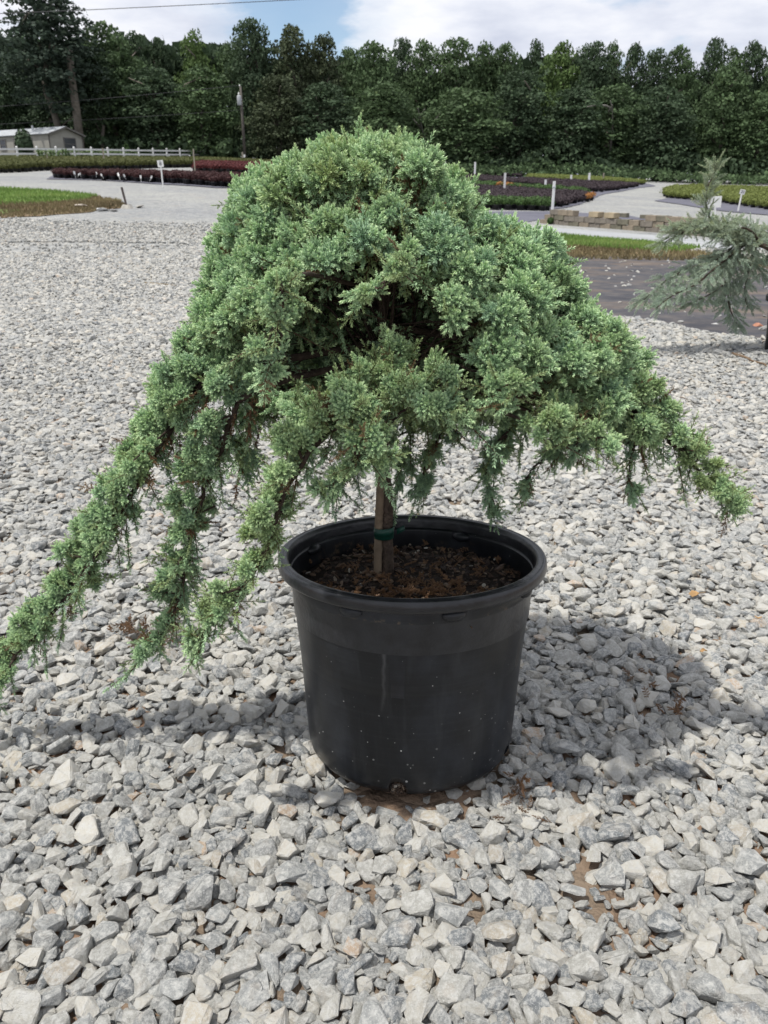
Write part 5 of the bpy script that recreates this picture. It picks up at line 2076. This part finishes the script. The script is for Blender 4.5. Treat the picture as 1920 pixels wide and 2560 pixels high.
# ------------------------------------------------------------------ fence
FA, FB = at(-62, 396, 79.5), at(543, 404, 112)
fv = Vector((FB.x - FA.x, FB.y - FA.y, 0))
nfp = int(round(fv.length / 2.35))
posts = []
for k in range(nfp + 1):
    q = Vector((FA.x, FA.y, 0)) + fv * (k / nfp)
    q.z = gz(q.x, q.y)
    posts.append(q)
FEN = empty('rail_fence', posts[0])
tag(FEN, 'white three rail fence before the wood on the left', 'fence')
bm = bmesh.new()
add_box(bm, (0, 0, 0.72), (0.15, 0.15, 1.44), bev=0.01)
bmesh.ops.create_cone(bm, cap_ends=True, segments=4, radius1=0.13, radius2=0.0, depth=0.08, matrix=Matrix.Translation((0, 0, 1.48)) @ Matrix.Rotation(PI / 4, 4, 'Z'))
pm = bm_mesh('fence_post', bm, [M_WHITE])
seglen = fv.length / nfp
bm = bmesh.new()
add_box(bm, (seglen / 2, 0, 0), (seglen - 0.15, 0.045, 0.17))
rm = bm_mesh('rail', bm, [M_WHITE])
for k, q in enumerate(posts):
    o = mesh_obj('fence_post', pm, FEN)
    o.location = q - posts[0]
    o.rotation_euler = (0, 0, math.atan2(fv.y, fv.x))
    if k < nfp:
        dz = posts[k + 1].z - q.z
        for h in (0.42, 0.82, 1.24):
            r_ = mesh_obj('rail', rm, FEN)
            r_.location = q - posts[0] + Vector((0, 0, h)) + fv.normalized() * 0.075
            r_.rotation_euler = (0, -math.atan2(dz, seglen), math.atan2(fv.y, fv.x))

# ------------------------------------------------------------------ mobile home
HB = at(125, 376, 98)
HB.z = gz(HB.x, HB.y)
HOME = empty('mobile_home', HB, (0, 0, math.radians(57)))
tag(HOME, 'cream mobile home with a pale metal roof under the trees', 'house')
M_SIDING = simple('cream_siding', (0.33, 0.32, 0.285), 0.8, 0.1, 1.2)
M_ROOFM = simple('pale_metal_roof', (0.42, 0.44, 0.46), 0.5, 0.15, 1.5)
M_GLASS = simple('dark_window_glass', (0.03, 0.035, 0.04), 0.15, 0.2, 1.0, spec=0.6)
M_TRIM = simple('grey_trim', (0.16, 0.15, 0.14), 0.7, 0.1, 3)
# local x: gable width (faces right front), local y: length running back left
Wd, Ln, Wh, Rh = 4.6, 15.0, 2.75, 0.75
bm = bmesh.new()


def prism(bm, pts, y0, y1):
    a = [bm.verts.new((x, y0, z)) for x, z in pts]
    b = [bm.verts.new((x, y1, z)) for x, z in pts]
    n = len(pts)
    bm.faces.new(a)
    bm.faces.new(b[::-1])
    for i in range(n):
        bm.faces.new((a[i], b[i], b[(i + 1) % n], a[(i + 1) % n]))


prism(bm, [(0, 0.35), (Wd, 0.35), (Wd, Wh), (Wd / 2, Wh + Rh), (0, Wh)], 0, Ln)
bmesh.ops.recalc_face_normals(bm, faces=bm.faces)
mesh_obj('wall', bm_mesh('wall', bm, [M_SIDING]), HOME)
bm = bmesh.new()
add_box(bm, (Wd / 2, Ln / 2, 0.17), (Wd - 0.1, Ln - 0.1, 0.36))
mesh_obj('skirting', bm_mesh('skirting', bm, [M_TRIM]), HOME)
bm = bmesh.new()
for s_ in (-1, 1):
    sl = math.atan2(Rh, Wd / 2)
    cx = Wd / 2 + s_ * (Wd / 4 + 0.06)
    add_box(bm, (cx, Ln / 2, Wh + Rh / 2 + 0.07), (math.hypot(Wd / 2, Rh) + 0.3, Ln + 0.6, 0.09), Euler((0, s_ * sl, 0)))
mesh_obj('roof', bm_mesh('roof', bm, [M_ROOFM]), HOME)
bm = bmesh.new()
for s_ in (-1, 1):
    sl = math.atan2(Rh, Wd / 2)
    add_box(bm, (Wd / 2 + s_ * (Wd / 4 + 0.06), -0.33, Wh + Rh / 2 + 0.02), (math.hypot(Wd / 2, Rh) + 0.3, 0.05, 0.18), Euler((0, s_ * sl, 0)))
mesh_obj('fascia', bm_mesh('fascia', bm, [M_TRIM]), HOME)
bm = bmesh.new()
for c_, s_ in (((Wd * .02, -0.02, 1.55), (0.12, 0.05, 2.4)), ((Wd * .98, -0.02, 1.55), (0.12, 0.05, 2.4)), ((Wd / 2, -0.025, 0.95), (Wd - 0.3, 0.04, 0.1))):
    add_box(bm, c_, s_)
mesh_obj('corner_trim', bm_mesh('corner_trim', bm, [M_TRIM]), HOME)


def window(x, y, z, w_, h_, gable=True):
    bm = bmesh.new()
    R_ = None
    t_ = 0.09
    for (dx, dz, sx, sz) in ((0, h_ / 2, w_ + t_, t_), (0, -h_ / 2, w_ + t_, t_), (-w_ / 2, 0, t_, h_), (w_ / 2, 0, t_, h_), (0, 0, w_, 0.05)):
        add_box(bm, ((x + dx, y, z + dz) if gable else (x, y + dx, z + dz)), ((sx, 0.08, sz) if gable else (0.08, sx, sz)))
    f = mesh_obj('window', bm_mesh('window', bm, [M_TRIM]), HOME)
    for q in (-1, 1):
        bm = bmesh.new()
        add_box(bm, (x, y, z + q * h_ / 4), (w_ - 0.02, 0.03, h_ / 2 - 0.06) if gable else (0.03, w_ - 0.02, h_ / 2 - 0.06))
        mesh_obj('pane', bm_mesh('pane', bm, [M_GLASS]), f)


window(Wd * 0.60, -0.03, 1.85, 1.55, 1.25)
for yy in (3.5, 8.5, 12.8):
    window(-0.03, yy, 1.85, 1.1, 1.1, False)
bm = bmesh.new()
add_box(bm, (-0.03, 6.0, 1.4), (0.06, 0.95, 2.05))
dd_ = mesh_obj('door', bm_mesh('door', bm, [M_TRIM]), HOME)
bm = bmesh.new()
bmesh.ops.create_uvsphere(bm, u_segments=8, v_segments=6, radius=0.05, matrix=Matrix.Translation((-0.09, 5.65, 1.4)))
mesh_obj('handle', bm_mesh('handle', bm, [M_METAL]), dd_)
bm = bmesh.new()
add_tube(bm, [(Wd * 0.3, 4.5, Wh + 0.5), (Wd * 0.3, 4.5, Wh + 1.1)], 0.12, 8)
mesh_obj('vent_pipe', bm_mesh('vent_pipe', bm, [M_METAL]), HOME)


def bush(name, px, py, hwpx, hpx, Y, key, label, seed, n=900, size=0.16):
    p = at(px, py, Y)
    p.z = gz(p.x, p.y)
    R_ = hwpx * Y / FPX
    H_ = at(px, py - hpx, Y).z - p.z
    r = np.random.default_rng(seed)
    v = r.normal(size=(n, 3))
    v /= np.linalg.norm(v, axis=1)[:, None]
    P = v * r.uniform(0.5, 1.0, n)[:, None] * np.array([R_, R_, H_ * 0.5]) + np.array([0, 0, H_ * 0.5])
    V, F = quads(P, size, seed, v, 0.2)
    o = mesh_obj(name, np_mesh(name, V, F, [M_L[key]], {'clump': np.repeat(np.clip(0.4 + r.normal(0, .2, n), 0, 1), 4)}))
    o.location = p
    tag(o, label, 'bush')
    return o


bush('bush', 64, 385, 20, 66, 93, 'dark', 'dark bushy shrub hiding the middle of the mobile home', 61, 1500, 0.2)
bush('bush', -14, 385, 12, 45, 94, 'dark', 'small dark bush in front of the left part of the mobile home', 62, 500, 0.2)
bush('bush', 318, 390, 8, 36, 104, 'green', 'lone pale green sapling behind the tall leafy plants', 63, 160, 0.16)
bush('bush', 560, 404, 26, 60, 108, 'mid', 'yellowish green bush left of the foot of the utility pole', 64, 900, 0.22)

# ------------------------------------------------------------------ poles, wires, stakes, signs
def pole_top(px, top, bot, Y):
    b = at(px, bot, Y)
    b.z = gz(b.x, b.y)
    return b, at(px, top, Y).z - b.z


UB = at(613, 404, 104)
UB.z = gz(UB.x, UB.y)
UT = at(601, 216, 104)
UP_ = empty('utility_pole', UB)
tag(UP_, 'slender dark utility pole with a pale transformer can', 'utility pole')
uh = UT - UB
bm = bmesh.new()
add_tube(bm, [(0, 0, 0), uh * 0.5, uh], [0.19, 0.16, 0.12], 10)
mesh_obj('pole', bm_mesh('pole', bm, [M_POLE], True), UP_)
tc_ = at(598, 251, 103.6) - UB
bm = bmesh.new()
prof_ = [(-0.52, 0.001), (-0.52, 0.20), (-0.46, 0.24), (0.42, 0.25), (0.50, 0.22), (0.54, 0.001)]
add_tube(bm, [tc_ + Vector((0, 0, z)) for z, r in prof_], [r for z, r in prof_], 16)
tr_ = mesh_obj('transformer', bm_mesh('transformer', bm, [M_METAL], True), UP_)
bm = bmesh.new()
add_tube(bm, [tc_ + Vector((-0.03, 0, 0.52)), tc_ + Vector((-0.03, 0, 0.66)), tc_ + Vector((0, 0, 0.82))], [0.06, 0.09, 0.05], 8)
mesh_obj('bushing', bm_mesh('bushing', bm, [M_WHITE], True), tr_)
bm = bmesh.new()
add_box(bm, tc_ + Vector((0.15, 0.15, 0.1)), (0.3, 0.06, 0.07))
add_box(bm, tc_ + Vector((0.15, 0.15, -0.25)), (0.3, 0.06, 0.07))
mesh_obj('bracket', bm_mesh('bracket', bm, [M_METAL]), UP_)
bm = bmesh.new()
add_tube(bm, [uh + Vector((-0.06, 0, -0.05)), uh + Vector((-0.10, 0, 0.18))], [0.05, 0.07], 8)
mesh_obj('insulator', bm_mesh('insulator', bm, [M_WHITE], True), UP_)
bm = bmesh.new()
add_box(bm, uh * 0.07 + Vector((-0.03, -0.19, 0.3)), (0.22, 0.02, 0.3))
mesh_obj('pole_sign', bm_mesh('pole_sign', bm, [M_WHITE]), UP_)
M_WIRE = simple('grey_wire', (0.05, 0.05, 0.055), 0.6, 0.1, 3)


def wire(name, p0, p1, sag, r, label, cat='power line'):
    bm = bmesh.new()
    pts = []
    for i in range(25):
        f = i / 24
        q = p0.lerp(p1, f)
        q.z -= sag * 4 * f * (1 - f)
        pts.append(q)
    add_tube(bm, pts, r, 5)
    o = mesh_obj(name, bm_mesh(name, bm, [M_WIRE], True))
    tag(o, label, cat)


wire('power_line', at(-900, 65, 46), at(1700, -60, 52), 0.25, 0.018, 'single dark power line crossing the top left of the sky')
wire('power_line', at(-700, 300, 96), UT + Vector((-0.1, 0, 0.1)), 0.5, 0.022, 'upper thin wire running left from the utility pole top')
wire('power_line', at(-700, 330, 96), at(602, 275, 104), 0.4, 0.018, 'lower thin wire running left from the utility pole')

for px_, top, bot, Y_, wpx, lab in ((488, 372, 433, 54, 2.2, 'thin wooden stake standing before the end of the white fence'),
                                    (260, 370, 398, 76, 3.2, 'pale wooden stake among the tall leafy plants'),
                                    (118, 382, 392, 74, 1.8, 'short thin stake in the olive bed near the mobile home'),
                                    (607, 380, 400, 98, 3.4, 'short pale stake left of the utility pole foot'),
                                    (1112, 404, 424, 100, 4.0, 'short pale stake rising past the right slope of the juniper top'),
                                    (1187, 405, 432, 92, 4.0, 'pale stake right of the juniper in the far purple strip'),
                                    (1261, 432, 473, 52, 4.6, 'white stake standing in the rusty orange shrubs'),
                                    (1363, 449, 470, 60, 4.4, 'small pale stake left of the tall white post'),
                                    (1427, 437, 456, 78, 4.0, 'dull stake in the middle of the yellow green strip'),
                                    (1472, 432, 455, 80, 4.4, 'pale stake at the right part of the yellow green strip'),
                                    (1508, 432, 450, 84, 3.2, 'thin pale stake near the end of the yellow green strip')):
    b, h_ = pole_top(px_, top, bot, Y_)
    w_ = wpx * Y_ / FPX
    bm = bmesh.new()
    add_box(bm, (0, 0, h_ / 2), (w_, w_ * 0.7, h_))
    o = mesh_obj('wooden_stake', bm_mesh('wooden_stake', bm, [M_WOOD if wpx < 4 else M_WHITE]))
    o.location = b
    tag(o, lab, 'stake')


def text_mesh(txt, size, depth=0.004):
    cu = bpy.data.curves.new('number', 'FONT')
    cu.body = txt
    cu.size = size
    cu.extrude = depth
    cu.align_x = 'CENTER'
    cu.align_y = 'CENTER'
    o = bpy.data.objects.new('number', cu)
    col.objects.link(o)
    bpy.context.view_layer.update()
    me = bpy.data.meshes.new_from_object(o.evaluated_get(bpy.context.evaluated_depsgraph_get()))
    bpy.data.objects.remove(o)
    me.materials.clear()
    me.materials.append(M_DARKPRINT)
    return me


def sign(foot_px, top_px, plate, txt, label, wpx, name='sign', number=True, sg=1.0):
    b = ground_at(*foot_px)
    Y_ = b.y
    t_ = at(*top_px, Y_)
    v = t_ - b
    S_ = empty(name, b)
    tag(S_, label, 'sign')
    bm = bmesh.new()
    q = v.to_track_quat('Z', 'Y')
    add_box(bm, v * 0.5, (wpx * Y_ / FPX, wpx * Y_ / FPX * 0.6, v.length), q.to_euler(), 0.004)
    mesh_obj('post', bm_mesh('post', bm, [M_WHITE]), S_)
    pw, ph_, tilt = plate
    pw, ph_ = pw * Y_ / FPX, ph_ * Y_ / FPX
    bm = bmesh.new()
    add_box(bm, (0, 0, 0), (pw, 0.012, ph_))
    pl = mesh_obj('plate', bm_mesh('plate', bm, [M_WHITE]), S_)
    pl.location = v + Vector((0, -wpx * Y_ / FPX * 0.35 - 0.008, -ph_ * 0.3))
    pl.rotation_euler = (0, tilt, 0)
    if number:
        tm = mesh_obj('number', text_mesh(txt, ph_ * 0.85), pl)
        tm.location = (0, -0.0075, 0)
        tm.rotation_euler = (PI / 2, 0, 0)
    return S_


sign((408, 469), (401, 404), (13.5, 14.5, math.radians(6) * -1), '8', 'small white number sign on a leaning white stake before the dark red row', 4.2)
sign((1845, 529), (1856, 476), (12, 10.5, math.radians(10)), '20', 'small white number sign on a leaning stake before the right bed', 4.0)
s_ = sign((1788, 566), (1787, 496), (31, 25, math.radians(-2)), '', 'larger blank white board rising behind the cedar', 5.0, number=False)
# tall white capped post
b = ground_at(1380, 536)
h_ = at(1386, 453, b.y).z - b.z
PW = empty('marker_post', b)
tag(PW, 'tall white post at the left end of the block wall', 'post')
bm = bmesh.new()
vt = at(1386, 453, b.y) - b
add_box(bm, vt * 0.5, (6.2 * b.y / FPX, 5.4 * b.y / FPX, vt.length), vt.to_track_quat('Z', 'Y').to_euler(), 0.005)
mesh_obj('post', bm_mesh('post', bm, [M_WHITE]), PW)
bm = bmesh.new()
add_box(bm, vt * 0.82, (8.0 * b.y / FPX, 7.0 * b.y / FPX, 0.05), vt.to_track_quat('Z', 'Y').to_euler(), 0.005)
mesh_obj('collar', bm_mesh('collar', bm, [M_METAL]), PW)
# leaning rusty post with its concrete foot
b = ground_at(318, 521)
RP = empty('iron_post', b)
tag(RP, 'short rusty iron post leaning left at the tip of the clay strip', 'post')
vt = at(304, 468, b.y) - b
bm = bmesh.new()
add_box(bm, vt * 0.5, (0.045, 0.045, vt.length), vt.to_track_quat('Z', 'Y').to_euler())
mesh_obj('post', bm_mesh('post', bm, [M_RUST]), RP)
bm = bmesh.new()
bmesh.ops.create_cone(bm, cap_ends=True, segments=9, radius1=0.17, radius2=0.11, depth=0.09, matrix=Matrix.Translation((0, 0, 0.04)))
for v in bm.verts:
    v.co += Vector((random.gauss(0, .02), random.gauss(0, .02), random.gauss(0, .008)))
M_CONC = simple('rough_concrete', (0.40, 0.38, 0.34), 0.9, 0.25, 12, 0.6, 40)
mesh_obj('concrete_foot', bm_mesh('concrete_foot', bm, [M_CONC]), RP)

# ------------------------------------------------------------------ block wall on the right
M_BL = [simple('tan_block', (0.25, 0.21, 0.16), 0.9, 0.25, 6, 0.6, 30), simple('grey_brown_block', (0.18, 0.16, 0.135), 0.9, 0.3, 6, 0.6, 30), simple('yellow_tan_block', (0.34, 0.28, 0.19), 0.9, 0.2, 6, 0.6, 30),
        simple('dark_mossy_block', (0.15, 0.14, 0.105), 0.9, 0.3, 6, 0.6, 30)]


def block_mesh(s, k):
    bm = bmesh.new()
    add_box(bm, (0, 0, s[2] / 2), s, bev=0.012)
    for v in bm.verts:
        v.co += Vector((random.gauss(0, .005), random.gauss(0, .005), random.gauss(0, .004)))
    return bm_mesh('block', bm, [M_BL[k]])


BM = [block_mesh((0.40, 0.24, 0.155), k) for k in (0, 1, 2, 3)]
A, B = ground_at(1366, 559), ground_at(1800, 594)
wv = Vector((B.x - A.x, B.y - A.y, 0))
wa = math.atan2(wv.y, wv.x)
WALL = empty('block_wall', A)
tag(WALL, 'low dry stacked wall of tan and brown blocks beside the pale road', 'wall')
nb = int(wv.length / 0.41)
for c_ in range(2):
    for k in range(nb):
        q = A + wv.normalized() * ((k + 0.5 * (c_ % 2)) * 0.41)
        z = gz(q.x, q.y)
        if c_ == 1 and (k < 0 or k >= nb):
            continue
        o = mesh_obj('block', BM[random.choice((0, 1, 1, 3))], WALL)
        o.location = Vector((q.x, q.y, z + c_ * 0.157 - 0.03)) - A + Vector((0, random.uniform(-.03, .03), 0))
        o.rotation_euler = (0, 0, wa + random.gauss(0, .03))
for px_, k_, lift in ((1391, 1, 0.285), (1410, 0, 0.285), (1427, 0, 0.285), (1488, 2, 0.285), (1527, 2, 0.285), (1632, 0, 0.285), (1657, 3, 0.285), (1682, 0, 0.285), (1708, 0, 0.285), (1735, 1, 0.285)):
    f = (ray(px_, 560).x / ray(px_, 560).y)
    # point of the wall line in that direction
    t_ = (f * A.y - A.x) / (wv.x - f * wv.y)
    q = A + wv * t_
    o = mesh_obj('block', BM[k_], WALL)
    o.location = Vector((q.x, q.y, gz(q.x, q.y) + lift)) - A
    o.rotation_euler = (0, 0, wa + random.gauss(0, .08))
# blocks of the far side of the same bed
for px_, py_ in ((1508, 543), (1557, 544), (1615, 548), (1654, 550), (1725, 556)):
    q = ground_at(px_, py_)
    o = mesh_obj('concrete_block', BM[3])
    o.location = q
    o.rotation_euler = (0, 0, wa + random.gauss(0, .1))
    tag(o, {1508: 'single mossy block, leftmost of those set behind the wall', 1557: 'single mossy block, second from the left behind the wall', 1615: 'single mossy block, middle one of those behind the wall',
            1654: 'single mossy block, fourth from the left behind the wall', 1725: 'single mossy block behind the wall, nearest the cedar'}[px_], 'block', 'loose mossy blocks behind the wall')
for px_, py_, hw_, hh_, lab in ((1375, 560, 8, 18, 'green weed growing at the left end of the block wall'), (1428, 562, 7, 16, 'small green weed against the block wall'), (1518, 570, 9, 22, 'largest green weed against the middle of the block wall')):
    q = ground_at(px_, py_)
    o = bush('weed', px_, py_, hw_, hh_, q.y - 0.15, 'green', lab, 70 + px_, 220, 0.035)
    o['category'] = 'weed'

# ------------------------------------------------------------------ small things lying about
def rock(name, px, py, s, c, label, seed, cat='stone'):
    q = ground_at(px, py)
    o = mesh_obj(name, STONES[seed % N_STONE].copy())
    o.data.materials.clear()
    o.data.materials.append(simple(name + '_colour', c, 0.85, 0.2, 8, 0.4, 30))
    o.location = q + Vector((0, 0, s[2] * 0.25))
    o.rotation_euler = (0, 0, seed)
    o.scale = s
    tag(o, label, cat)


rock('rock', 1898, 820, (0.10, 0.07, 0.07), (0.42, 0.20, 0.13), 'reddish rock beside the cedar pot', 3)
rock('rock', 1800, 886, (0.16, 0.08, 0.05), (0.62, 0.60, 0.55), 'large pale flat rock left of the cedar pot', 5)
rock('rock', 1838, 827, (0.10, 0.06, 0.05), (0.55, 0.55, 0.53), 'pale rock on the fabric under the hanging cedar strand', 8)
rock('rock', 1787, 815, (0.06, 0.04, 0.04), (0.6, 0.6, 0.58), 'small white rock on the black fabric', 9)
rock('rock', 1620, 806, (0.07, 0.05, 0.04), (0.55, 0.55, 0.54), 'pale rock at the edge of the black fabric', 12)
rock('rock', 205, 519, (0.35, 0.25, 0.2), (0.42, 0.37, 0.32), 'pale rock on the clay strip near the grass tip', 7)
rock('rock', 258, 528, (0.5, 0.3, 0.16), (0.5, 0.5, 0.49), 'broken concrete lump below the clay strip', 11)
rock('rock', 285, 529, (0.3, 0.2, 0.12), (0.58, 0.57, 0.55), 'small pale concrete lump left of the iron post', 14)
rock('rock', 350, 520, (0.3, 0.2, 0.12), (0.40, 0.38, 0.34), 'grey lump just right of the iron post', 2)


def stick(px0, py0, px1, py1, r, label, c=(0.16, 0.11, 0.07)):
    a, b = ground_at(px0, py0), ground_at(px1, py1)
    pts = [a.lerp(b, f) + Vector((random.gauss(0, .01), random.gauss(0, .01), 0.022 + random.uniform(0, .006))) for f in np.linspace(0, 1, 9)]
    bm = bmesh.new()
    add_tube(bm, pts, [r * (1 - 0.6 * i / 8) for i in range(9)], 6, True, 0.1)
    o = mesh_obj('stick', bm_mesh('stick', bm, [simple('dry_stick', c, 0.9, 0.3, 20)], True))
    tag(o, label, 'stick')


stick(362, 712, 442, 720, 0.010, 'thin dry stick lying on the gravel left of the juniper', (0.22, 0.17, 0.10))
stick(1828, 893, 1915, 925, 0.012, 'brown stick on the gravel below the cedar pot')

M_DRY = simple('dry_leaf', (0.36, 0.22, 0.10), 0.8, 0.3, 40)


def dry_leaf(px, py, s, label, seed):
    r = random.Random(seed)
    q = ground_at(px, py)
    bm = bmesh.new()
    n = 9
    ring = []
    for i in range(n):
        a = i * 2 * PI / n
        rr = s * (0.75 + 0.35 * math.cos(2 * a)) * r.uniform(0.75, 1.1)
        ring.append(bm.verts.new((rr * math.cos(a), rr * math.sin(a) * 0.7, s * 0.25 * math.sin(2 * a + seed))))
    c = bm.verts.new((0, 0, -s * 0.1))
    for i in range(n):
        bm.faces.new((c, ring[i], ring[(i + 1) % n]))
    o = mesh_obj('dry_leaf', bm_mesh('dry_leaf', bm, [M_DRY]))
    sm_ = o.modifiers.new('thick', 'SOLIDIFY')
    sm_.thickness = 0.0008
    o.location = q + Vector((0, 0, 0.03))
    o.rotation_euler = (r.uniform(-.3, .3), r.uniform(-.3, .3), r.uniform(0, 6))
    tag(o, label, 'leaf')


dry_leaf(1738, 1512, 0.022, 'curled tan dry leaf on the gravel right of the pot', 3)
dry_leaf(1755, 1655, 0.012, 'small tan leaf near the shadow right of the pot', 5)
dry_leaf(1890, 1572, 0.010, 'small reddish leaf by the right edge of the gravel', 8)
Fd = Fol()
for (px_, py_, n_, sp_r) in ((1300, 2030, 16, 0.022), (345, 1610, 22, 0.03), (430, 1620, 12, 0.03), (1640, 1790, 8, 0.02), (1585, 1700, 6, 0.02), (330, 1590, 12, 0.02)):
    q = ground_at(px_, py_)
    for k in range(n_):
        Fd.add(np.array(q) + np.array([RNG.normal(0, sp_r), RNG.normal(0, sp_r), 0.024 + RNG.uniform(0, .01)]), unit(np.array([RNG.normal(), RNG.normal(), RNG.normal(0, .3)])), RNG.uniform(0.3, 0.6), int(RNG.integers(0, NJ + NL)), 1.0)
o = Fd.build('fallen_needle_litter', G_JUN, None)
tag(o, 'rusty brown shed juniper needles lying on the gravel round the pot')
